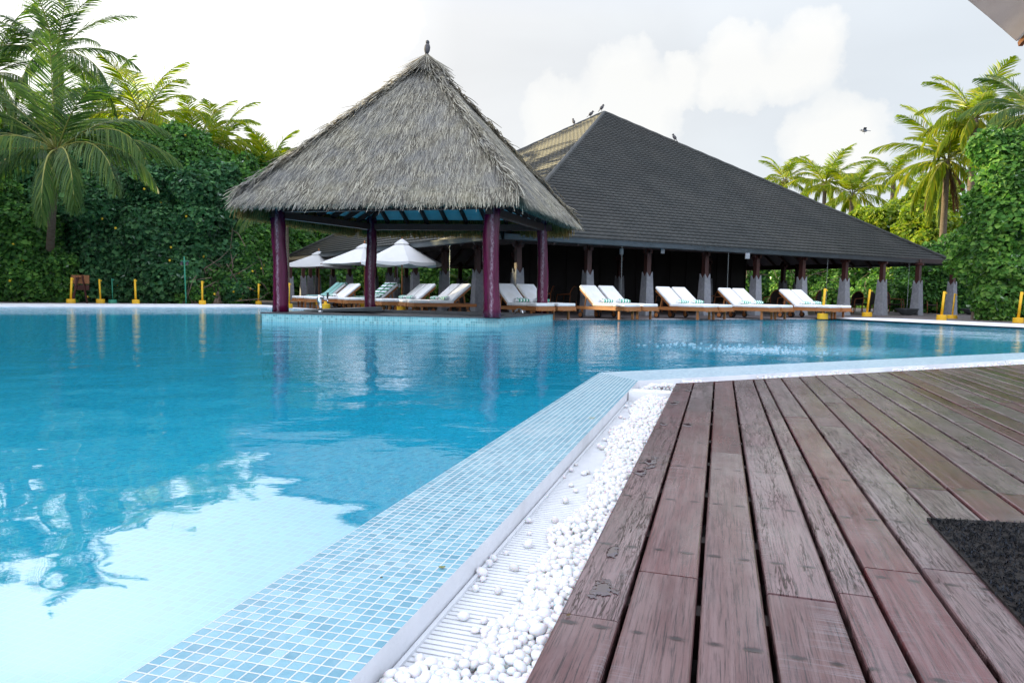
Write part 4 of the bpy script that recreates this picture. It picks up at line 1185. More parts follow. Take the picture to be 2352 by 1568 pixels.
# right hand row: five pairs facing the pool
axR = Vector((.62, -.785)).normalized(); wR = Vector((.785, .62))
rowR = [(1246, 734.4, 'beside the rear right post'), (1438.6, 734.0, 'second pair from the pavilion'), (1617, 734.2, 'middle pair of the right row'), (1762, 733.6, 'fourth pair from the pavilion'), (1902, 732.6, 'last pair before the white kerb')]
for i, (px, py, where) in enumerate(rowR):
    f = h2(at(px, py, TZ)); f = f + axR * .22
    if i == 0:
        f = h2(at(1289, 733.8, TZ)) + axR * .22 - wR * .70
    a = lounger(f, axR, f'teak sun lounger, left one of the {where}' if i else 'teak sun lounger partly behind the rear right pavilion post, left of its pair')
    b = lounger(f + wR * .70 - axR * .0, axR, f'teak sun lounger, right one of the {where}' if i else 'teak sun lounger whose foot end sticks out right of the rear right post')
    nm = where if i else 'pair beside the rear right post'
    towel_roll(a, f'rolled striped towel on left lounger of the {nm}', -.08, .05, .95, .05)
    towel_roll(b, f'rolled striped towel on right lounger of the {nm}', -.08, .02, .95, -.04)
# left hand row, seen under the pavilion roof
axL = Vector((-.88, -.475)).normalized(); oL = Vector((-.475, .88))
def atx(px, Y): p = atY(px, 700, Y); return Vector((p.x, p.y))
rowL = [(947, 18.75, 'e'), (873.5, 20.1, 'd'), (796, 22.0, 'c'), (714, 23.2, 'b'), (686, 24.6, 'a')]
txt = {'e': 'nearest pair, left of the front right post', 'd': 'pair just right of the rear left post', 'c': 'pair behind the rear left post', 'b': 'pair left of the rear left post', 'a': 'farthest pair with teal towels'}
fold = {}
for px, Y, k in rowL:
    f = atx(px, Y) + axL * .06
    a = lounger(f, axL, f'teak sun lounger, nearer one of the {txt[k]}')
    b = lounger(f + oL * .70, axL, f'teak sun lounger, farther one of the {txt[k]}')
    fold[k] = (a, b)
    if k in 'edb':
        for l, w in ((a, 'nearer'), (b, 'farther')):
            if k == 'b' and w == 'nearer': continue
            towel_roll(l, f'rolled striped towel on {w} lounger of the {txt[k]}', -.05, .12, .9, .06)
def draped(l, mat, label, over=True):
    A = R(40); ca, sa = math.cos(A), math.sin(A); hx, hz = -.22, .335
    mb = MB(); path = []
    t0 = .122
    def bp(q, t): return (hx - ca * q + t * sa, hz + sa * q + t * ca)
    path = [(.42, .425), (.20, .428), (.02, .430), (-.09, .445)] + [bp(q, t0) for q in (.16, .30, .44, .58, .69, .75)] + [bp(.785, .09), bp(.79, .03), bp(.75, -.03), bp(.62, -.05)]
    w = .29; vs = []; uv = []
    m = 9
    for i, (x, z) in enumerate(path):
        for j in range(m):
            y = -w + 2 * w * j / (m - 1)
            dr = .012 * math.sin(j * 1.9 + i * .7)
            vs.append((x, y, z + .004 + dr * .4))
    fs = [(i * m + j, i * m + j + 1, (i + 1) * m + j + 1, (i + 1) * m + j) for i in range(len(path) - 1) for j in range(m - 1)]
    mb.add(vs, fs); o = mb.build('draped_towel', mat, None, True)
    sol = o.modifiers.new('thick', 'SOLIDIFY'); sol.thickness = .012; sol.offset = 1
    o.location = l.location; o.rotation_euler = l.rotation_euler
    tag(o, label, 'towel', 'striped pool towels on the loungers'); return o
draped(fold['a'][0], M['towel_teal'], 'teal striped towel spread over nearer lounger of the farthest pair')
draped(fold['a'][1], M['towel_teal'], 'teal striped towel spread over farther lounger of the farthest pair')
draped(fold['c'][0], M['towel_green'], 'bold green and white striped towel draped right of the rear left post')
draped(fold['c'][1], M['towel_green'], 'bold green and white striped towel mostly hidden behind the rear left post')

# ------------------------------------------------------------------ umbrellas
def umbrella(loc, z_tip, z_rim, rad, n, valance, label, rz=0, tilt=0, name='parasol', pole_r=.022, finial=True, base=True, matname='canvas', polez=0):
    e = empty(name, loc, rz); tag(e, label, 'umbrella')
    mb = MB(); seg = 9; vs = []; sub = 8
    def cp(a_i, f, tt):
        # point on the canopy between rib a_i and the next
        a0 = 2 * math.pi * a_i / n; a1 = 2 * math.pi * (a_i + 1) / n
        p0 = Vector((math.cos(a0), math.sin(a0))); p1 = Vector((math.cos(a1), math.sin(a1)))
        q = p0.lerp(p1, f) * rad * tt
        sag = .055 * rad * math.sin(math.pi * f) * tt * (1 if n > 5 else .8)
        z = z_tip + (z_rim - z_tip) * (tt ** .93) - sag * .35 * tt
        q = q * (1 - .035 * math.sin(math.pi * f) * tt)
        return (q.x, q.y, z)
    t0 = .12
    for i in range(n):
        b = len(mb.v); grid = []
        rows = [t0 + (1 - t0) * k / seg for k in range(seg + 1)]
        for tt in rows: grid.append([cp(i, j / sub, tt) for j in range(sub + 1)])
        if valance:
            grid.append([(x * 1.006, y * 1.006, z - valance * (.72 + .28 * math.sin(math.pi * j / sub))) for j, (x, y, z) in enumerate(grid[-1])])
        vs = [p for r_ in grid for p in r_]; m = sub + 1
        mb.add(vs, [(r_ * m + j, r_ * m + j + 1, (r_ + 1) * m + j + 1, (r_ + 1) * m + j) for r_ in range(len(grid) - 1) for j in range(sub)])
    can = mb.build('canopy', M[matname], e, False)
    sol = can.modifiers.new('thick', 'SOLIDIFY'); sol.thickness = .004
    mb = MB()
    for i in range(n):
        vs = []
        for tt in (.02, .10, .20):
            for j in range(5):
                x, y, z = cp(i, j / 4, tt); vs.append((x, y, z + .045 + (.03 if tt < .15 else 0)))
        mb.add(vs, [(r_ * 5 + j, r_ * 5 + j + 1, (r_ + 1) * 5 + j + 1, (r_ + 1) * 5 + j) for r_ in range(2) for j in range(4)])
    mb.build('vent_cap', M[matname], can)
    for i in range(n):
        a = 2 * math.pi * i / n; c, s = math.cos(a), math.sin(a)
        mb = MB(); mb.beam((.05 * c, .05 * s, z_tip - .075), (rad * .975 * c, rad * .975 * s, z_rim - .03), .022, .028); mb.build('rib', M['teak'], e)
        mb = MB(); k = .52; mb.beam((.03 * c, .03 * s, z_tip - (z_tip - z_rim) * .95), (rad * k * c, rad * k * s, z_tip + (z_rim - z_tip) * (k ** .93) - .04), .016, .02); mb.build('strut', M['teak'], e)
    mb = MB(); mb.tube([(0, 0, polez), (0, 0, z_tip + .05)], pole_r, 10); mb.build('pole', M['teak'], e, True)
    if finial:
        mb = MB(); mb.lathe([(.012, z_tip + .05), (.026, z_tip + .10), (.03, z_tip + .12), (.014, z_tip + .16), (.004, z_tip + .18)], 10); mb.build('finial', M['teak'], e, True)
    if base:
        mb = MB(); mb.lathe([(.165, 0), (.165, .17), (.15, .185), (.05, .19), (.05, .26), (.03, .26)], 16); mb.build('base', M['yellow'], e)
    return e
def urim(px, py, Y): return atY(px, py, Y).z
p = atx(923, 22.0); umbrella((p.x, p.y, TZ), urim(924, 553, 22) - TZ, urim(924, 603, 22) - TZ, 1.28, 8, .11, 'white eight sided parasol with hanging valance right of the rear left post', .32)
p = atx(837.5, 25.2); umbrella((p.x, p.y, TZ), urim(836, 563, 25.2) - TZ, urim(836, 606, 25.2) - TZ, 1.62, 4, 0, 'white square parasol showing its beige underside left of the rear left post', .12)
p = atx(733, 29.5); umbrella((p.x, p.y, TZ), urim(734, 580, 29.5) - TZ, urim(734, 614, 29.5) - TZ, 1.62, 4, 0, 'flat white square parasol farthest left under the pavilion roof', .35)
# the parasol over the camera's right shoulder
UZ = 2.15
tipc = at(2334, 95, UZ); tipc.z = UZ
ed = (h2(at(2209, -1, UZ)) - h2(tipc)).normalized(); e2 = Vector((ed.y, -ed.x))
if e2.x > 0 and e2.y > 0: e2 = -e2
cen = h2(tipc) + (ed + (Vector((-ed.y, ed.x)) if Vector((-ed.y, ed.x)).x > 0 else Vector((ed.y, -ed.x)))) * 1.05
t = NT('beige_canvas'); c = t.ramp(t.noise(t.obj(), 3, 5), [(.3, (.62, .58, .54)), (.7, (.70, .66, .62))])
c = t.mix(t.ramp(t.noise(t.obj(), 220, 2), [(.4, 0.0), (.6, .25)]), c, (.52, .48, .45))
d = t.n('ShaderNodeBsdfDiffuse'); t.l(c, d.inputs[0]); t.l(t.bump(t.noise(t.vmap(t.obj(), (1, 5, 1), (0, 0, .6)), 5, 4), .4, .02), d.inputs['Normal'])
tr = t.n('ShaderNodeBsdfTranslucent'); t.l(c, tr.inputs[0])
mm = t.n('ShaderNodeMixShader', Fac=.62); t.l(d.outputs[0], mm.inputs[1]); t.l(tr.outputs[0], mm.inputs[2]); M['canvas_beige'] = t.done(mm.outputs[0])
rad = (cen - h2(tipc)).length; rot = math.atan2(tipc.y - cen.y, tipc.x - cen.x)
e = umbrella((cen.x, cen.y, DZ), UZ + .62 - DZ, UZ - DZ, rad, 4, 0, 'beige canvas parasol reaching into the upper right corner', rot, matname='canvas_beige', name='parasol', base=True)

# ------------------------------------------------------------------ yellow umbrella stands
stand0 = None
def stand(px, py, hpole, lean, label, rb=.13, hb=.15, mat='yellow', pr=.036):
    e = empty('umbrella_stand'); p = at(px, py, .07 if px < 550 else TZ)
    e.location = p
    mb = MB(); mb.lathe([(rb * 1.03, 0), (rb, hb - .015), (rb * .95, hb), (pr * 1.5, hb + .002)], 18); mb.build('base', M[mat], e, False)
    mb = MB(); top = Vector((lean * hpole, 0, hb + hpole))
    mb.tube([(0, 0, hb), top], pr, 12); mb.build('tube', M[mat], e, True)
    mb = MB(); q = Vector((lean * hpole * .93, 0, hb + hpole * .93)); mb.tube([q, q + Vector((.075, -.01, 0))], .012, 6); mb.tube([q + Vector((.072, -.01, -.025)), q + Vector((.072, -.01, .025))], .010, 6); mb.build('clamp', M[mat], e)
    tag(e, label, 'umbrella stand', 'umbrella stands without umbrellas around the pool'); return e
ZL = .07
def stand_l(px, py, *a, **k):
    e = stand(px, py, *a, **k)
    return e
stand(163, 696.3, .76, .07, 'yellow umbrella stand leaning right in front of the wooden easel', .14)
stand(231, 696.3, .72, -.03, 'yellow umbrella stand with thin leaning tube just right of the easel', .14, pr=.03)
stand(312, 697.3, .74, -.02, 'yellow umbrella stand midway along the left hedge', .125)
stand(465, 699, .72, 0.0, 'yellow umbrella stand right of the green floodlight pole', .12)
stand(594, 700, .70, .02, 'yellow umbrella stand just left of the front left pavilion post', .12)
stand(664, 707.5, .72, .0, 'yellow umbrella stand just behind the front left pavilion post', .12)
stand(1889, 732.5, .74, .05, 'yellow umbrella stand in front of the last right hand lounger', .15, .17)
stand(1991, 727, .80, .08, 'yellow umbrella stand on the right with no neighbour, left of the basin', .16)
stand(2162, 735.5, .72, .06, 'thick yellow umbrella stand, left of two close together at the right', .135, .165)
stand(2187, 731.5, .72, .06, 'thin yellow umbrella stand, right of two close together at the right', .15, .12, pr=.026)
stand(2338, 741.5, .74, .07, 'yellow umbrella stand at the far right edge before the hedge', .13, .15)
stand(259, 696.3, .78, -.01, 'thin dark green umbrella stand among the yellow ones on the left', .14, .13, 'green_paint', .014)
yb = empty('parasol_stand'); p = at(748, 711, TZ); yb.location = p
mb = MB(); mb.lathe([(.15, 0), (.15, .18), (.13, .19), (.06, .19), (.05, .27), (.035, .27)], 16); mb.build('block', M['yellow'], yb); tag(yb, 'yellow umbrella base block under the loungers left of the rear left post', 'umbrella base')

# wooden easel board
p = at(184, 697, TZ); e = empty('wooden_easel', p); tag(e, 'dark wooden easel carrying a tan board in front of the left hedge', 'easel')
mb = MB(); mb.box((0, .06, .90), (.66, .025, .32)); mb.build('board', M['ply'], e)
mb = MB(); mb.box((.03, .07, .60), (.56, .022, .19)); mb.build('lower_shelf', M['redwood'], e)
for a, b in (((-.24, 0, 0), (-.12, .02, 1.04)), ((.27, 0, 0), (.10, .02, 1.04)), ((-.13, -.30, 0), (-.03, .01, 1.03))):
    mb = MB(); mb.beam(a, b, .045, .04); mb.build('leg', M['redwood'], e)
mb = MB(); mb.box((-.02, -.005, 1.0), (.20, .03, .06)); mb.build('cross_bar', M['ply'], e)

# green pole with two floodlights
p = at(425, 697.6, .07); e = empty('floodlight_pole', p); tag(e, 'slim green pole with two small black floodlights before the left hedge', 'lamp post')
mb = MB(); mb.tube([(.04, 0, 0), (0, 0, 1.78)], .026, 8); mb.build('pole', M['green_paint'], e, True)
mb = MB(); mb.box((.03, 0, 1.60), (.30, .04, .04)); mb.build('cross_bar', M['green_paint'], e)
for s in (-1, 1):
    mb = MB(); mb.tube([(.03 + s * .10, 0, 1.58), (.03 + s * .11, -.07, 1.49)], [.04, .065], 10); f_ = mb.build('floodlight', M['rubber'], e)
    mb = MB(); mb.tube([(.03 + s * .11, -.071, 1.4885), (.03 + s * .1103, -.075, 1.484)], .05, 10); mb.build('lens', M['chrome'], f_)

# ------------------------------------------------------------------ birds
def bird(loc, s, rz, label, wings=0, pitch=.9, m_='bird'):
    e = empty('bird', loc, rz); tag(e, label, 'bird')
    mb = MB(); Rm = Matrix.Rotation(-pitch, 3, 'Y')
    mb.ellipsoid((0, 0, .13), (.11, .055, .06), 10, 7, Rm)
    tip = Rm @ Vector((.115, 0, .02)); mb.ellipsoid((tip.x, 0, .13 + tip.z), (.042, .036, .038), 8, 6)
    t_ = Rm @ Vector((-.10, 0, 0)); t2 = Rm @ Vector((-.22, 0, -.01)); mb.beam((t_.x, 0, .13 + t_.z), (t2.x, 0, .13 + t2.z), .05, .012)
    mb.tube([(tip.x + .03, 0, .13 + tip.z), (tip.x + .07, 0, .125 + tip.z)], [.012, .002], 6)
    mb.tube([(.0, .02, .10), (.0, .02, .0)], .006, 4); mb.tube([(.0, -.02, .10), (.0, -.02, 0)], .006, 4)
    if wings:
        for q in (-1, 1):
            mb.add([(.06, q * .03, .15), (-.06, q * .03, .14), (-.08, q * .20, .20), (.02, q * .20, .22), (-.06, q * .36, .17)], [(0, 1, 2, 3), (3, 2, 4)])
    b = mb.build('body', M[m_], e, True); e.scale = (s, s, s); return e
bird(Vector((acen.x, acen.y, AZ + .02)), 1.25, 1.3, 'dark bird perched on the very tip of the thatched roof', pitch=1.25)
def on_hip(px, q):
    a = Vector(z3(q, NZ + .17)); r_ = ray(px, 330); n_ = Vector((r_.y, -r_.x, 0)); k = (CAM - a).dot(n_) / ((APEX - a).dot(n_)); return a + (APEX - a) * k + Vector((0, 0, .07))
bird(on_hip((1900 + 840 / 2.138) * .5742, Ln), 1.15, 2.0, 'small dark bird standing low on the left edge of the tiled roof', pitch=.9)
bird(on_hip((1900 + 985 / 2.138) * .5742, Ln), 1.15, .2, 'small brown bird standing midway on the left edge of the tiled roof', pitch=.7)
bird(APEX + Vector((-.12, 0, .06)), 1.2, .5, 'small brown bird standing right at the peak of the tiled roof', pitch=.8)
bird(on_hip((1900 + 1705 / 2.138) * .5742, Rn), 1.2, 2.4, 'small dark bird standing on the right edge of the tiled roof', pitch=.9)
bird(atY(1985, 308, 26), .95, 2.7, 'grey bird flying in the sky left of the right hand palms', 1, pitch=.1, m_='birdpale')

# ------------------------------------------------------------------ mat on the deck
m0 = h2(at(2129, 1184, DZ + .012)); m1 = h2(at(2352, 1196, DZ + .012)); m2 = h2(at(2352, 1426, DZ + .012))
ma = (m1 - m0).normalized(); mb_ = (m2 - m0).normalized(); mbp = Vector((ma.y, -ma.x));
mc = [m0, m0 + ma * .95, m0 + ma * .95 + mb_ * 1.3, m0 + mb_ * 1.3]
e = empty('door_mat', v3((mc[0] + mc[2]) / 2, DZ)); tag(e, 'black bristly mat lying on the deck at the right edge', 'mat')
t = NT('coiled_black_fibre'); c = t.ramp(t.island(), [(0, (.0015, .002, .003)), (.7, (.004, .005, .007)), (1, (.028, .034, .045))]); M['matfib'] = t.done(t.pbsdf(c, .6, .10))
mb = MB(); mb.add([v3(p, DZ + .001) for p in mc] + [v3(p, DZ + .007) for p in mc], [(4, 5, 6, 7), (0, 1, 5, 4), (1, 2, 6, 5), (2, 3, 7, 6), (3, 0, 4, 7)])
o = mb.build('backing', M['coredark']); under(o, e)
g = np.random.default_rng(9); n = 26000
s_, t_ = g.uniform(0.002, .998, n), g.uniform(0.002, .998, n)
ee1, ee2 = mc[1] - mc[0], mc[3] - mc[0]
P0 = np.stack([mc[0].x + ee1.x * s_ + ee2.x * t_, mc[0].y + ee1.y * s_ + ee2.y * t_, np.full(n, DZ + .006)], 1)
an = g.uniform(0, 6.283, n); D = np.stack([np.cos(an), np.sin(an), g.uniform(.2, 1.2, n)], 1); D /= np.linalg.norm(D, axis=1, keepdims=True)
ln = g.uniform(.006, .013, n)[:, None]; sd = np.stack([-np.sin(an), np.cos(an), np.zeros(n)], 1) * .0011
T1 = P0 + D * ln; T2 = T1 + np.stack([np.cos(an + 1), np.sin(an + 1), -.5 * np.ones(n)], 1) * ln * .6
V = np.stack([P0 - sd, P0 + sd, T1 + sd, T1 - sd, T2 + sd, T2 - sd], 1).reshape(-1, 3)
f = np.array([(0, 1, 2, 3), (3, 2, 4, 5)]); FF = (f[None] + (np.arange(n) * 6)[:, None, None]).reshape(-1, 4)
o = np_mesh('bristles', V, FF, M['matfib']); under(o, e)

# ------------------------------------------------------------------ puddles and leaves
t = NT('standing_water'); M['puddle'] = t.done(t.pbsdf((.045, .018, .022), .02, .8, 0, None, IOR=1.9))
def puddle(px, py, rx, ry, label, seed, k=1.0):
    """a thin film of water: the cells of a fine grid where a lumpy field stands above the wood"""
    c = h2(at(px, py, DZ + .004)); st = .0022 if ry < .09 else .003; mb = MB()
    nx, ny = int(rx * 1.7 / st), int(ry * 1.7 / st); idx = {}
    def f(i, j):
        x, y = i * st, j * st
        e = 1.05 - math.sqrt((x / rx) ** 2 + (y / ry) ** 2)
        n_ = .9 * noise.noise(Vector((x * 26, y * 17, seed * 7.7))) + .55 * noise.noise(Vector((x * 75, y * 48, seed * 3.1))) + .3 * noise.noise(Vector((x * 190, y * 150, seed)))
        return e + n_ * .8 - .25
    vs = []; fs = []
    def vid(i, j):
        if (i, j) not in idx:
            w = V1 * (i * st) + UG * (j * st); h_ = min(1, max(0, f(i, j)) * 3)
            idx[(i, j)] = len(vs); vs.append(v3(c + w, DZ + .0006 + .0026 * h_))
        return idx[(i, j)]
    for i in range(-nx, nx):
        for j in range(-ny, ny):
            if f(i + .5, j + .5) > 0: fs.append((vid(i, j), vid(i + 1, j), vid(i + 1, j + 1), vid(i, j + 1)))
    mb.add(vs, fs); o = mb.build('puddle', M['puddle'], None, True); tag(o, label, 'puddle', 'puddles on the deck boards')
def px_m(py): return (H - DZ) / max(10, py - 678)     # metres per picture unit at that row
puddle(1388, 1345, .033, .075, 'large glossy puddle with ragged edge on the outermost deck board', 1)
puddle(1408, 1262, .018, .05, 'small glossy puddle just beyond the largest one on the outermost board', 2)
puddle(1494, 1060, .026, .085, 'dark ragged puddle halfway along the outermost deck board', 3)
puddle(1474, 1083, .02, .04, 'small dark puddle touching the halfway puddle on the outermost board', 4)
puddle(1549, 925, .036, .10, 'dark puddle beside the white channel tray at the deck corner', 5)
puddle(1577, 974, .030, .05, 'flat dark puddle on the second deck board near the corner', 6)
puddle(1521, 972, .024, .04, 'dark damp puddle on the outermost board, second from the corner', 7)
puddle(1582, 895, .026, .04, 'tiny dark puddle at the far end of the second deck board', 8)
def leaf(px, py, z, L, W, rz, col, label, name='fallen_leaf'):
    c = at(px, py, z); mb = MB(); vs = []; m = 7
    for i in range(m):
        x = -L / 2 + L * i / (m - 1); w = W / 2 * math.sin(math.pi * (i + .25) / (m - .5)) ** .8
        vs += [(x, -w, .002), (x, 0, .0045), (x, w, .002)]
    fs = [(i * 3 + j, i * 3 + j + 1, i * 3 + 4 + j, i * 3 + 3 + j) for i in range(m - 1) for j in range(2)]
    mb.add(vs, fs); o = mb.build(name, col, None, True); o.location = c; o.rotation_euler = (0, 0, rz); tag(o, label, 'leaf')
M['leaf_olive'] = mat_var('olive_leaf', (.14, .16, .03), (.22, .20, .05), 90, .6); M['leaf_brown'] = mat_var('brown_leaf', (.05, .03, .015), (.16, .10, .03), 60, .7)
leaf(1015, 1303, .0135, .017, .011, .1, M['leaf_olive'], 'small olive green leaf lying on the near mosaic edge')
leaf((2250 + 615 / 5.227) * .5742, (1440 + 1212 / 5.227) * .5742, .0135, .034, .014, .0, M['leaf_olive'], 'small yellowish leaf on the mosaic edge nearer the corner')
leaf(876, 1328, .0135, .006, .004, .5, M['leaf_brown'], 'tiny brown leaf scrap on the near mosaic edge')
leaf(1305, 1413, DZ + .001, .012, .008, .7, M['leaf_brown'], 'tiny dark leaf scrap on the edge of the outermost deck board')
leaf((3350 + 1585 / 4.276) * .5742, 729, TZ + .01, .24, .12, .2, M['leaf_brown'], 'dry brown leaf lying on the terrace behind the right white kerb')
# ------------------------------------------------------------------ vegetation
def nsum(P, s, seed):      # cheap lumpy field
    q = np.zeros(len(P))
    g = np.random.default_rng(seed)
    for k in range(7):
        w = g.normal(0, 1, 3) * s * (1 + .6 * k); q += np.sin(P @ w + g.uniform(0, 6.3)) / (1 + .5 * k)
    return q / 2.6
def leaf_mesh(P, Nrm, size, seed, m, parent, name='foliage', droop=.6):
    g = np.random.default_rng(seed); n = len(P)
    tip = Nrm * .35 + np.array([0, 0, -droop]) + g.normal(0, .45, (n, 3)); tip /= np.linalg.norm(tip, axis=1, keepdims=True)
    nn = Nrm + np.array([0, 0, .5]) + g.normal(0, .58, (n, 3))
    nn -= tip * (nn * tip).sum(1, keepdims=True); nn /= np.linalg.norm(nn, axis=1, keepdims=True) + 1e-9
    sd = np.cross(tip, nn); s = size * (.5 + .9 * g.beta(2, 2.6, n))[:, None]
    V = np.stack([P, P + tip * s * .30 + sd * s * .60 + nn * s * .10, P + tip * s * .72 + sd * s * .36 + nn * s * .05, P + tip * s * 1.05 - nn * s * .08, P + tip * s * .72 - sd * s * .36 + nn * s * .05, P + tip * s * .30 - sd * s * .60 + nn * s * .10], 1)
    V = V.reshape(-1, 3); b = (np.arange(n) * 6)[:, None]
    F_ = np.concatenate([b + np.array([[0, 1, 2, 3]]), b + np.array([[0, 3, 4, 5]])])
    return np_mesh(name, V, F_, m, parent)
def shrub(name, label, cat, blobs, dens, size, m, seed, flowers=0, group=None, stems=True, twigs=0, core='leaf_dark', lump=.22, kid=8):
    """blobs: (px, py, Y, rx, ry, rz) in the photograph's columns and rows at distance Y"""
    g = np.random.default_rng(seed)
    cs = [(atY(b[0], b[1], b[2]), b[3], b[4], b[5]) for b in blobs]
    if seed in (11, 12, 13, 14, 15, 16): cs = [(atY(b[0], b[1], b[2] + 1.7), b[3] * 1.06, b[4], b[5] * 1.06) for b in blobs]
    kids = []
    for c, rx, ry, rz in cs:
        for k in range(kid):
            d = Vector((g.normal(), -abs(g.normal()) * .8 + .2, g.normal())).normalized(); r_ = g.uniform(.24, .46) * min(rx, rz)
            kids.append((c + Vector((d.x * rx * .9, d.y * ry * .9, d.z * rz * .9)), r_ * g.uniform(.9, 1.4), r_ * .8, r_ * g.uniform(.75, 1.1)))
    ncore = len(cs); cs = cs + [q for q in kids if q[0].z > q[3] * .4]
    bx = sum((c[0].x for c in cs)) / len(cs); by = sum((c[0].y for c in cs)) / len(cs)
    e = empty(name, (bx, by, TZ)); tag(e, label, cat, group)
    Ps = []; Ns = []
    for c, rx, ry, rz in cs:
        area = 4 * math.pi * ((rx * ry) ** 1.6 / 3 + (rx * rz) ** 1.6 / 3 + (ry * rz) ** 1.6 / 3) ** (1 / 1.6)
        n = int(area * dens)
        d = g.normal(0, 1, (n, 3)); d /= np.linalg.norm(d, axis=1, keepdims=True)
        keep = (d[:, 1] < .35) | (g.uniform(0, 1, n) < .3); d = d[keep]; n = len(d)
        k = 1 + lump * nsum(d * np.array([rx, ry, rz]) + np.array(c), 1.5, seed + 3) + .07 * nsum(d * np.array([rx, ry, rz]) + np.array(c), 6, seed + 4) - .30 * g.uniform(0, 1, n) ** 1.6
        P = np.array(c) + d * np.array([rx, ry, rz]) * k[:, None]
        Nn_ = d / np.array([rx, ry, rz]); Nn_ /= np.linalg.norm(Nn_, axis=1, keepdims=True)
        ok = P[:, 2] > .05
        # drop leaves buried in a neighbouring clump
        for c2, a2, b2, d2 in cs:
            if c2 is c: continue
            ok &= (((P - np.array(c2)) / np.array([a2, b2, d2])) ** 2).sum(1) > .40
        Ps.append(P[ok]); Ns.append(Nn_[ok])
    P = np.concatenate(Ps); Nn_ = np.concatenate(Ns)
    o = leaf_mesh(P - np.array(e.location), Nn_, size, seed, m, e)
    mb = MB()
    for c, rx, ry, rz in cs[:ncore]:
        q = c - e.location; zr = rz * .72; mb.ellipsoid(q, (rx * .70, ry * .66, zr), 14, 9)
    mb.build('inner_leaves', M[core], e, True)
    if stems:
        mb = MB()
        for c, rx, ry, rz in cs[:6]:
            q = c - e.location
            for k in range(2):
                a = g.uniform(-.5, .5) * rx; mb.tube([(q.x + a, q.y, -.02), (q.x + a * .8 + g.normal(0, .1), q.y, q.z * .5), (q.x, q.y, q.z)], [.09, .06, .03], 6)
        mb.build('stem', M['twig'], e)
    if flowers:
        idx = g.choice(len(P), flowers); mb = MB()
        for i in idx:
            if Nn_[i][1] > .2: continue
            p = P[i] + Nn_[i] * .07 - np.array(e.location)
            mb.ellipsoid(p, (.05, .045, .05), 6, 4)
        if mb.v: mb.build('blossoms', M['blossom'], e)
    if twigs:
        mb = MB()
        for k in range(twigs):
            c, rx, ry, rz = cs[g.integers(len(cs))]
            q = c - e.location + Vector((g.uniform(-1, 1) * rx, -ry * g.uniform(.85, 1.05), g.uniform(-1, .6) * rz)); d = Vector((g.normal(), g.normal() * .3, g.normal() * .7)).normalized()
            L = g.uniform(.6, 1.8); mid = q + d * L * .5 + Vector((g.normal(), 0, g.normal())) * .12; mb.tube([q, mid, q + d * L], [.022, .016, .007], 5)
        mb.build('bare_twigs', M['twig'], e)
    return e
HG = 'flowering shrubs hedging the pool garden'
shrub('hedge_shrub', 'bright green ivy leaved shrub at the far left edge by the pool', 'shrub', [(15, 610, 25.6, 2.0, 1.0, 2.3), (75, 640, 25.8, 1.1, .9, 1.5), (112, 640, 25.5, .9, .7, 1.3), (-60, 560, 26, 1.8, 1.0, 2.6)], 264, 0.155, M['leaf_mid'], 11, 20, HG)
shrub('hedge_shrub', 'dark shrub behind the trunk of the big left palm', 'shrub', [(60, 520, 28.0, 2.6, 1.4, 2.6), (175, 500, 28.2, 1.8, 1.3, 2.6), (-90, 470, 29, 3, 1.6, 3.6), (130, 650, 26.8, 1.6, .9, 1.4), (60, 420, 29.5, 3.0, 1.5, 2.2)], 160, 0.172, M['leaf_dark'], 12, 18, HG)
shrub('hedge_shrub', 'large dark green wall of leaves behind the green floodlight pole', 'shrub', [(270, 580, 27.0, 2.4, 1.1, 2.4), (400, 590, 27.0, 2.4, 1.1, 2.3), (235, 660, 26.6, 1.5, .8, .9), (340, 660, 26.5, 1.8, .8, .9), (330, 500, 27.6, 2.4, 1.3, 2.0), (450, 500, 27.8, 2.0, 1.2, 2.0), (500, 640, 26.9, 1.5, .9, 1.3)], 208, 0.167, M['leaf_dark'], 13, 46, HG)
shrub('hedge_shrub', 'tall rounded shrub crown with yellow flowers right of the big left palm', 'shrub', [(395, 375, 29.0, 1.9, 1.3, 1.35), (330, 420, 28.6, 1.7, 1.2, 1.6), (450, 410, 28.8, 1.8, 1.2, 1.4), (390, 330, 29.4, 1.3, 1.0, .75), (290, 360, 29.6, 1.4, 1.0, 1.2)], 184, 0.161, M['leaf_mid'], 14, 40, HG)
shrub('hedge_shrub', 'rounded dark shrub just left of the thatched roof eave', 'shrub', [(525, 440, 29.2, 1.6, 1.2, 1.5), (560, 500, 29.0, 1.3, 1.1, 1.8), (535, 560, 28.2, 1.5, 1.0, 1.7), (500, 400, 29.6, 1.2, 1.0, .9), (575, 425, 30.0, 1.1, 1.0, .9)], 184, 0.161, M['leaf_mid'], 15, 30, HG)
shrub('hedge_shrub', 'low bush with dry bare twigs at the right end of the left hedge', 'shrub', [(520, 655, 26.3, 1.0, .6, .75), (555, 620, 27, 1.0, .7, 1.4), (455, 672, 26.2, .9, .5, .5)], 170, .125, M['leaf_mid'], 16, 20, HG, twigs=46)
shrub('hedge_shrub', 'shadowed shrubs behind the front left pavilion post', 'shrub', [(640, 640, 40, 3.2, 1.6, 2.4), (720, 620, 42, 3.4, 1.6, 2.6), (600, 590, 41, 2.6, 1.5, 3.2), (690, 570, 44, 3.0, 1.5, 3.0), (760, 585, 46, 2.6, 1.5, 2.4)], 130, .19, M['leaf_mid'], 17, 14, HG)
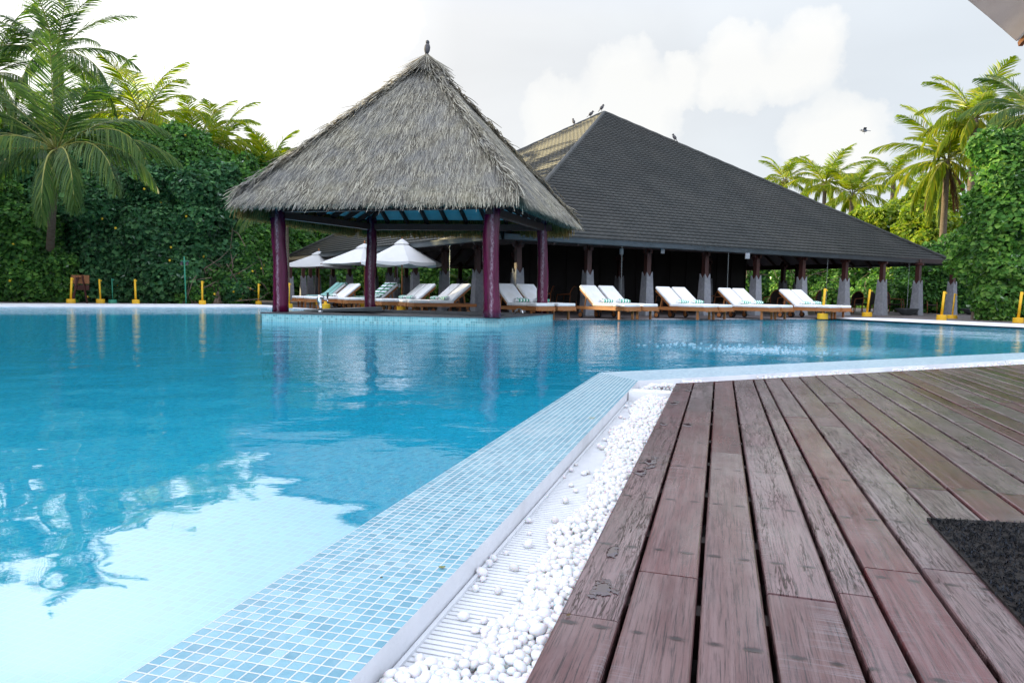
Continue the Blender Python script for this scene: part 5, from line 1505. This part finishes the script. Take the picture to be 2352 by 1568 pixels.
shrub('hedge_shrub', 'green shrub wall seen under the left wing of the hall roof', 'shrub', [(800, 650, 44, 3.2, 1.2, 2.0), (890, 648, 42, 3.0, 1.2, 2.0), (980, 650, 41, 2.8, 1.2, 2.0), (1060, 655, 41, 2.4, 1.2, 1.8), (720, 655, 46, 2.8, 1.2, 1.8)], 150, .18, M['leaf_light'], 18, 8, HG)
shrub('hedge_shrub', 'sunlit tangle of twigs and leaves behind the right end of the hall', 'shrub', [(1980, 665, 44, 3.0, 1.2, 1.7), (2060, 672, 42, 2.6, 1.2, 1.6), (1880, 660, 46, 3.0, 1.2, 1.9), (1780, 655, 48, 3.2, 1.2, 1.9)], 105, .17, M['leaf_light'], 19, 12, HG, twigs=130)
shrub('hedge_shrub', 'bright shrub glimpsed through the middle of the hall', 'shrub', [(1690, 655, 50, 3.0, 1.2, 1.9), (1590, 655, 52, 3.2, 1.2, 1.9), (1480, 655, 54, 3.2, 1.2, 1.9)], 110, .19, M['leaf_warm'], 20, 0, HG)
shrub('hedge_shrub', 'bushy shrub behind the last column on the right', 'shrub', [(2130, 660, 33, 1.9, 1.0, 1.6), (2190, 650, 31, 1.9, 1.0, 1.9), (2100, 690, 32, 1.2, .8, .8)], 190, .145, M['leaf_mid'], 21, 10, HG)
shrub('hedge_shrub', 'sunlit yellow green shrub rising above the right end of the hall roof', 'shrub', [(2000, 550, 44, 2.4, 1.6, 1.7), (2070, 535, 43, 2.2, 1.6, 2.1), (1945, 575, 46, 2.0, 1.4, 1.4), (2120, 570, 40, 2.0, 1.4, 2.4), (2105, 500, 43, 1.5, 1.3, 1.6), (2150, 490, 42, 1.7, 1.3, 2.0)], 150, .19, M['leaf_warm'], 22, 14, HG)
shrub('hedge_shrub', 'big leafy green shrub filling the right edge of the view', 'shrub', [(2340, 410, 22.5, 1.35, 1.1, 1.45), (2395, 370, 22.8, 1.5, 1.1, 1.2), (2312, 520, 22.3, 1.25, 1.0, 1.5), (2370, 540, 21.8, 1.5, 1.0, 1.7), (2272, 600, 22.2, .95, .8, .9), (2335, 650, 21.6, 1.2, .9, 1.2), (2292, 690, 21.7, .70, .6, .60), (2225, 575, 22.6, .62, .6, .75), (2262, 470, 22.6, .62, .6, .8), (2440, 460, 22.5, 1.8, 1.2, 2.8), (2420, 680, 21.8, 1.2, .8, .8)], 300, .14, M['leaf_light'], 23, 16, HG)

shrub('hedge_shrub', 'tall dense tree tops added behind the left hedge to shade the hall roof', 'shrub', [(300, 440, 37, 3.2, 1.8, 3.2), (410, 430, 38, 3.2, 1.8, 3.0), (500, 460, 38, 2.8, 1.6, 3.0), (580, 480, 39, 2.6, 1.6, 2.8), (190, 440, 37, 3.2, 1.8, 3.4), (80, 420, 36, 3.2, 1.8, 3.6)], 70, .24, M['leaf_mid'], 25, 0, HG, stems=False)  # added to block the low sun from the lower left roof slope
# the hedge goes on to the left of the view, where its shade falls across the pool
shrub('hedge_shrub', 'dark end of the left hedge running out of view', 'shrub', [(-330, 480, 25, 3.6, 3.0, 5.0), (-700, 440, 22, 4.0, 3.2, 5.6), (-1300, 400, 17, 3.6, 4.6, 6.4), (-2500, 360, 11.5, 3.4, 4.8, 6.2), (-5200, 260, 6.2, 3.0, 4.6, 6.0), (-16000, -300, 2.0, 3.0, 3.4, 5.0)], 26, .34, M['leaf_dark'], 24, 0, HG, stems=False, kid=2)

# ------------------------------------------------------------------ palms
def frond(base, az, el, L, droop, m_, g, dens=44, width=.040, twist=0.0, name='frond', parent=None, hang=.55, rach=True, lam=.23):
    """one feather leaf: a curved stalk with two rows of hanging leaflets"""
    K = 16; pts = []; d = []
    p = np.array(base, float); e = el; s = L / K; yaw = az
    for k in range(K + 1):
        dv = np.array([math.cos(e) * math.cos(yaw), math.cos(e) * math.sin(yaw), math.sin(e)]); pts.append(p.copy()); d.append(dv)
        p = p + dv * s; e -= droop / K * (.45 + 1.1 * k / K); e = max(e, -1.45); yaw += twist / K
    pts = np.array(pts); d = np.array(d)
    n = dens * 2
    tt = np.repeat(np.linspace(.10, .995, dens), 2) + g.normal(0, .006, n); sgn = np.tile([1., -1.], dens)
    f = np.clip(tt, 0, .999) * K; i = f.astype(int); fr = (f - i)[:, None]
    B = pts[i] * (1 - fr) + pts[i + 1] * fr; D = d[i]
    side = np.cross(D, np.array([0, 0, 1.0])); side /= np.linalg.norm(side, axis=1, keepdims=True) + 1e-6
    upv = np.cross(side, D)
    ll = L * lam * (np.sin(np.pi * np.clip(tt * .88 + .10, 0, 1)) ** .7) * g.uniform(.85, 1.1, n)
    hg = (np.clip(1.05 - D[:, 2], 0, 1.3) * hang)[:, None]
    dirv = side * sgn[:, None] * (.80 - .30 * np.clip(hg, 0, 1)) + D * (.50 + .45 * tt[:, None]) + upv * (.10 + g.normal(0, .06, n)[:, None]) + np.array([0, 0, -1.0]) * hg * .55
    dirv += g.normal(0, .05, (n, 3)); dirv /= np.linalg.norm(dirv, axis=1, keepdims=True)
    c0 = B; c1 = B + dirv * (ll * .5)[:, None]
    d2 = dirv + np.array([0, 0, -1]) * (.12 + .45 * hg * g.uniform(.6, 1.3, n)[:, None]); d2 /= np.linalg.norm(d2, axis=1, keepdims=True)
    c2 = c1 + d2 * (ll * .6)[:, None]
    wv = np.cross(dirv, side * sgn[:, None] + upv * 1.2); wv /= np.linalg.norm(wv, axis=1, keepdims=True) + 1e-6
    w = width * g.uniform(.8, 1.15, n)[:, None]
    V = np.stack([c0 - wv * w * .35, c0 + wv * w * .35, c1 + wv * w * .5, c1 - wv * w * .5, c2 + wv * w * .08, c2 - wv * w * .08], 1).reshape(-1, 3)
    b = (np.arange(n) * 6)[:, None]
    F_ = np.concatenate([b + np.array([[0, 1, 2, 3]]), b + np.array([[3, 2, 4, 5]])])
    o = np_mesh(name, V, F_, m_, parent)
    if rach:
        mb = MB(); mb.tube(pts[::2], [max(.006, .030 * (1 - .85 * k / 8) * L / 3.5) for k in range(len(pts[::2]))], 5); mb.build('stalk', M['rachis'], o, True)
    return o
def palm(label, crown, base_xy, L, specs=None, n=20, seed=1, m_='frond', dead=0, width=.052, dens=44, trunk_r=.14, nuts=True, name='coconut_palm', lowest=-.5, lam=.26):
    g = np.random.default_rng(seed); r_ = random.Random(seed)
    bx = Vector((base_xy[0], base_xy[1], 0)) if base_xy else Vector((crown.x, crown.y, 0))
    e = empty(name, bx); tag(e, label, 'palm tree', 'coconut palms around the pool garden')
    c = crown - bx
    mb = MB(); pts = []; rad = []
    for k in range(13):
        t_ = k / 12; pts.append((c.x * t_ ** 1.4, c.y * t_ ** 1.4, -.1 + (c.z + .1) * t_)); rad.append(trunk_r * (1.25 - .4 * t_) * (1 + .05 * (k % 2)))
    mb.tube(pts, rad, 10); mb.build('trunk', M['bark'], e, True)
    if specs is None:
        specs = []
        for k in range(n):
            f = (k + .5) / n; el = 1.35 - f * (1.35 - lowest) + r_.uniform(-.1, .1); az = k * 2.39996 + r_.uniform(-.25, .25)
            specs.append((az, el, 1 + r_.uniform(-.12, .08), 1.0 + .8 * f + r_.uniform(-.2, .2)))
    for az, el, ls, dr in specs:
        frond((c.x + .08 * math.cos(az), c.y + .08 * math.sin(az), c.z + .05 * el), az, el, L * ls, dr, M[m_], g, dens, width, r_.uniform(-.25, .25), parent=e, hang=.6 + .6 * max(0, .9 - el), lam=lam)
    for k in range(dead):
        a = r_.uniform(0, 6.3); frond((c.x, c.y, c.z - .15), a, -.9, L * .74, .8, M['frond_dead'], g, 26, width * .8, 0, 'dead_frond', e, 1.0, lam=.18)
    if nuts:
        mb = MB()
        for k in range(7):
            a = k * .9; mb.ellipsoid((c.x + .2 * math.cos(a), c.y + .2 * math.sin(a), c.z - .18 - .08 * (k % 3)), (.10, .10, .12), 8, 6)
        mb.build('coconuts', M['rachis'], e, True)
    return e
# azimuth measured from +X (right) through +Y (away); -1.57 points at the camera
A0_ = -1.5708
big = []
for az, el, ls, dr in [(-.25, .5, 1.1, 1.85), (-.5, .2, 1.12, 1.75), (-.85, .0, 1.1, 1.7), (-1.15, -.2, 1.12, 1.35), (-1.75, .25, .9, 1.7), (-2.2, -.05, .95, 1.3), (-2.6, .2, 1.0, 1.4), (3.1, .45, 1.05, 1.5), (2.9, .1, 1.0, 1.3), (.15, .75, .95, 1.5), (.6, .5, 1.0, 1.4), (2.4, .6, 1.0, 1.4), (-.5, 1.0, .85, 1.2), (-2.5, 1.0, .85, 1.1), (2.7, 1.15, .8, .8), (-1.2, 1.42, .88, .2), (1.6, .9, .8, 1.0), (-3.0, .75, 1.05, 1.2), (-.15, .25, 1.0, 1.7)]:
    big.append((az, el, ls, dr))
cr = atY(130, 345, 24.0); palm('big coconut palm with wide drooping fronds at left, trunk showing against the hedge', cr, (atY(112, 690, 28.3).x, 28.3), 4.15, big, seed=31, width=.044, dens=66, trunk_r=.13, lam=.27)
palm('tall coconut palm topping the left edge of the picture', atY(128, 122, 30.0), None, 3.7, n=19, seed=32, width=.046, dens=46, lam=.22)
palm('coconut palm half cut by the left edge of the picture', atY(-20, 170, 30.0), None, 3.8, n=20, seed=33, dead=1)
palm('coconut palm between the tallest left palm and the flowering shrub crown', atY(325, 275, 33.0), None, 3.4, n=19, seed=34, dead=1, m_='frond_yellow', width=.05)
palm('slender coconut palm above the flowering shrub crown', atY(449, 340, 35.0), None, 3.1, n=18, seed=35, m_='frond_yellow', width=.05)
palm('coconut palm with upright tip left of the thatched roof', atY(500, 330, 37.0), None, 3.0, n=19, seed=36, m_='frond_yellow', width=.05)
palm('small coconut palm touching the left slope of the thatched roof', atY(618, 395, 39.0), None, 2.9, n=24, seed=37, m_='frond_yellow', width=.06)
palm('hazy thin palm behind the tall left palm', atY(230, 260, 40.0), None, 3.8, n=16, seed=38)
low = [(-2.75, .35, 1.0, 2.0), (-2.35, .1, 1.0, 1.5), (-.35, .3, 1.0, 1.8), (-.7, .05, 1.0, 1.3), (-1.6, .4, .8, 1.9), (.3, .7, 1, 1.2), (2.8, .7, 1, 1.2), (1.5, .9, 1, 1), (-1.5, 1.1, .9, .5)]
palm('low palm whose fronds hang on both sides of the front left post', atY(655, 492, 27.0), None, 2.1, low, seed=39, width=.045, nuts=False)
# right side
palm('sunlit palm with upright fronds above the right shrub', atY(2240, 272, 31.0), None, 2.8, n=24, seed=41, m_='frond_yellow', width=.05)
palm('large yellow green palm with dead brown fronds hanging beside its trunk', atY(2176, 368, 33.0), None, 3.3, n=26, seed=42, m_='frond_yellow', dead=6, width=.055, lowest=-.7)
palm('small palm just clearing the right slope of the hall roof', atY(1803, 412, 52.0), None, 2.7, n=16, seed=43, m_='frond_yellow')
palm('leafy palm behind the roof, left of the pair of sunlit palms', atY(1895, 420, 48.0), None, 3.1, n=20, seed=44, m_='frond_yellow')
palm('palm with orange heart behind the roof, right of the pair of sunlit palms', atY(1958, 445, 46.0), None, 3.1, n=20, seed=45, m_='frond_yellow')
palm('small distant palm between the roof end palms and the large yellow one', atY(2052, 405, 50.0), None, 2.7, n=14, seed=46, m_='frond_yellow')
palm('palm cut off by the right edge of the picture', atY(2375, 262, 27.0), None, 2.7, n=20, seed=47, width=.05)
palm('young palm inside the hedge seen between hall columns', atY(1060, 668, 38.0), None, 1.3, n=9, seed=48, nuts=False, trunk_r=.08)
SKY_Z = (.545, .532, .74, .85)
CLOUD_GAIN = (1.10, 1.10, 1.085)
EXPOSURE = 0.84
SUNSIDE = .75
BACKSIDE = 1.0
# ------------------------------------------------------------------ sky and sun
SUN_EL, SUN_AZ = R(12), math.atan2(-.93, .37)        # azimuth from +Y towards +X
sd_ = Vector((math.sin(SUN_AZ) * math.cos(SUN_EL), math.cos(SUN_AZ) * math.cos(SUN_EL), math.sin(SUN_EL)))
ld = bpy.data.lights.new('sun', 'SUN'); lo = bpy.data.objects.new('sun', ld); COL.objects.link(lo)
ld.energy = 5.0; ld.angle = R(.5); ld.color = (1.0, .83, .46)
lo.rotation_euler = sd_.to_track_quat('Z', 'Y').to_euler()
w = bpy.data.worlds.new('World'); scene.world = w; w.use_nodes = True; nt = w.node_tree; nt.nodes.clear()
class WT(NT):
    def __init__(s): s.t = nt
t = WT()
out = t.n('ShaderNodeOutputWorld'); bg = t.n('ShaderNodeBackground', Strength=.10); t.l(bg.outputs[0], out.inputs[0])
sky = t.n('ShaderNodeTexSky', _sky_type='NISHITA', _sun_disc=False, _sun_elevation=SUN_EL, _sun_rotation=SUN_AZ, _air_density=1.0, _dust_density=1.5, _ozone_density=1.0)
g_ = t.n('ShaderNodeTexCoord').outputs['Generated']
nv = t.n('ShaderNodeVectorMath', _operation='NORMALIZE'); t.l(g_, nv.inputs[0]); dirn = nv.outputs[0]
sp = t.n('ShaderNodeSeparateXYZ'); t.l(dirn, sp.inputs[0])
# high overcast: brighter overhead, as real overcast skies are; veil slightly bluer to the right
zen = t.ramp(sp.outputs[2], [(0.0, SKY_Z[0]), (.30, SKY_Z[1]), (.62, SKY_Z[2]), (1.0, SKY_Z[3])])
veil_c = t.mix(t.ramp(t.math('ADD', t.math('MULTIPLY', sp.outputs[0], .8), .35), [(.25, 0.0), (.75, 1.0)]), (.985, .985, .985), (.875, .94, 1.01))
patch = t.noise(t.vmap(dirn, (1.2, 1.2, 2.6)), 2.4, 4, .5, .4)
veil = t.mix(1.0, veil_c, t.ramp(patch, [(.35, .955), (.65, 1.03)]), 'MULTIPLY')
# cumulus puffs, set in the sky as directions with billowed edges
def dirv(px, py): d = ray(px, py).normalized(); return d
puffs = [(1425, 200, .055), (1400, 250, .05), (1470, 290, .055), (1270, 260, .045), (1290, 310, .05), (1690, 130, .045), (1720, 165, .045), (1570, 165, .028), (1850, 130, .05), (1800, 165, .035), (1880, 100, .03), (700, 60, .075), (660, 120, .085), (600, 170, .075), (700, 150, .06), (560, 120, .05), (855, 135, .03), (865, 160, .03), (910, 55, .035), (560, 280, .06), (300, 60, .16), (480, 230, .12), (1920, 330, .06), (1560, 210, .03), (1340, 290, .05), (1500, 240, .04), (1650, 190, .03), (1700, 110, .025)]
nz = t.n('ShaderNodeTexNoise', Scale=13.0, Detail=7.0, Roughness=.62); t.l(dirn, nz.inputs['Vector'])
nz2 = t.n('ShaderNodeTexNoise', Scale=5.0, Detail=3.0); t.l(dirn, nz2.inputs['Vector'])
wv = t.n('ShaderNodeVectorMath', _operation='MULTIPLY_ADD'); t.l(nz.outputs[1], wv.inputs[0]); wv.inputs[1].default_value = (.085,) * 3
sh = t.n('ShaderNodeVectorMath', _operation='ADD'); t.l(dirn, sh.inputs[0]); sh.inputs[1].default_value = (-.0425,) * 3; t.l(sh.outputs[0], wv.inputs[2])
acc = None
for px, py, rad in puffs:
    ds = t.n('ShaderNodeVectorMath', _operation='DISTANCE'); t.l(wv.outputs[0], ds.inputs[0]); ds.inputs[1].default_value = dirv(px, py)
    m_ = t.math('SUBTRACT', 1.0, t.math('DIVIDE', ds.outputs['Value'], rad * 1.15))
    acc = m_ if acc is None else t.math('SMOOTH_MAX', acc, m_, .25)
generic = t.math('MULTIPLY', t.math('SUBTRACT', t.noise(t.vmap(dirn, (1, 1, 1.8)), 2.1, 7, .62, .2), .56), 2.2)
upper = t.ramp(sp.outputs[2], [(.36, 0.0), (.48, 1.0)])
back = t.ramp(sp.outputs[1], [(.35, 1.0), (.65, 0.0)])
where = t.math('MAXIMUM', upper, back)
acc = t.math('MAXIMUM', acc, t.math('SUBTRACT', t.math('MULTIPLY', t.math('ADD', generic, 1.0), where), 1.0))
cm = t.ramp(acc, [(-.16, 0.0), (.14, .62), (.5, 1.0)])
bright = t.mix(1.0, zen, CLOUD_GAIN, 'MULTIPLY')
cloudc = t.mix(1.0, (1.0, .995, .985), bright, 'MULTIPLY')
veilc = t.mix(1.0, veil, zen, 'MULTIPLY')
glow = t.math('ADD', 1.0, t.math('ADD', t.math('MULTIPLY', t.ramp(t.math('MULTIPLY_ADD', sp.outputs[0], -.75, .5), [(.56, 0.0), (.90, 1.0)]), SUNSIDE), t.math('MULTIPLY', t.ramp(t.math('MULTIPLY_ADD', sp.outputs[1], -.5, .5), [(.42, 0.0), (.85, 1.0)]), BACKSIDE)))
glc = t.n('ShaderNodeCombineColor'); [t.l(glow, glc.inputs[i]) for i in range(3)]
skyc = t.mix(1.0, t.mix(cm, veilc, cloudc), glc.outputs[0], 'MULTIPLY')
skyc = t.mix(t.math('MAXIMUM', where, 0.0), skyc, t.mix(1.0, skyc, (.90, .955, 1.09), 'MULTIPLY'))
# nishita sky shows faintly through the veil; values are written for strength .1
sc10 = t.n('ShaderNodeVectorMath', _operation='SCALE'); t.l(skyc, sc10.inputs[0]); sc10.inputs['Scale'].default_value = 10.0
fin = t.mix(.90, sky.outputs[0], sc10.outputs[0])
t.l(fin, bg.inputs[0])

scene.view_settings.view_transform = 'Standard'; scene.view_settings.look = 'None'; scene.view_settings.gamma = 1.0; scene.view_settings.use_curve_mapping = False
scene.view_settings.exposure = EXPOSURE
scene.render.engine = 'CYCLES'
cy = scene.cycles
cy.max_bounces = 8; cy.diffuse_bounces = 3; cy.glossy_bounces = 4; cy.transparent_max_bounces = 16; cy.transmission_bounces = 4
cy.caustics_reflective = False; cy.caustics_refractive = False; cy.sample_clamp_indirect = 6.0
cy.use_denoising = True; cy.use_adaptive_sampling = True; cy.adaptive_threshold = .015
try: cy.denoiser = 'OPENIMAGEDENOISE'
except Exception: pass
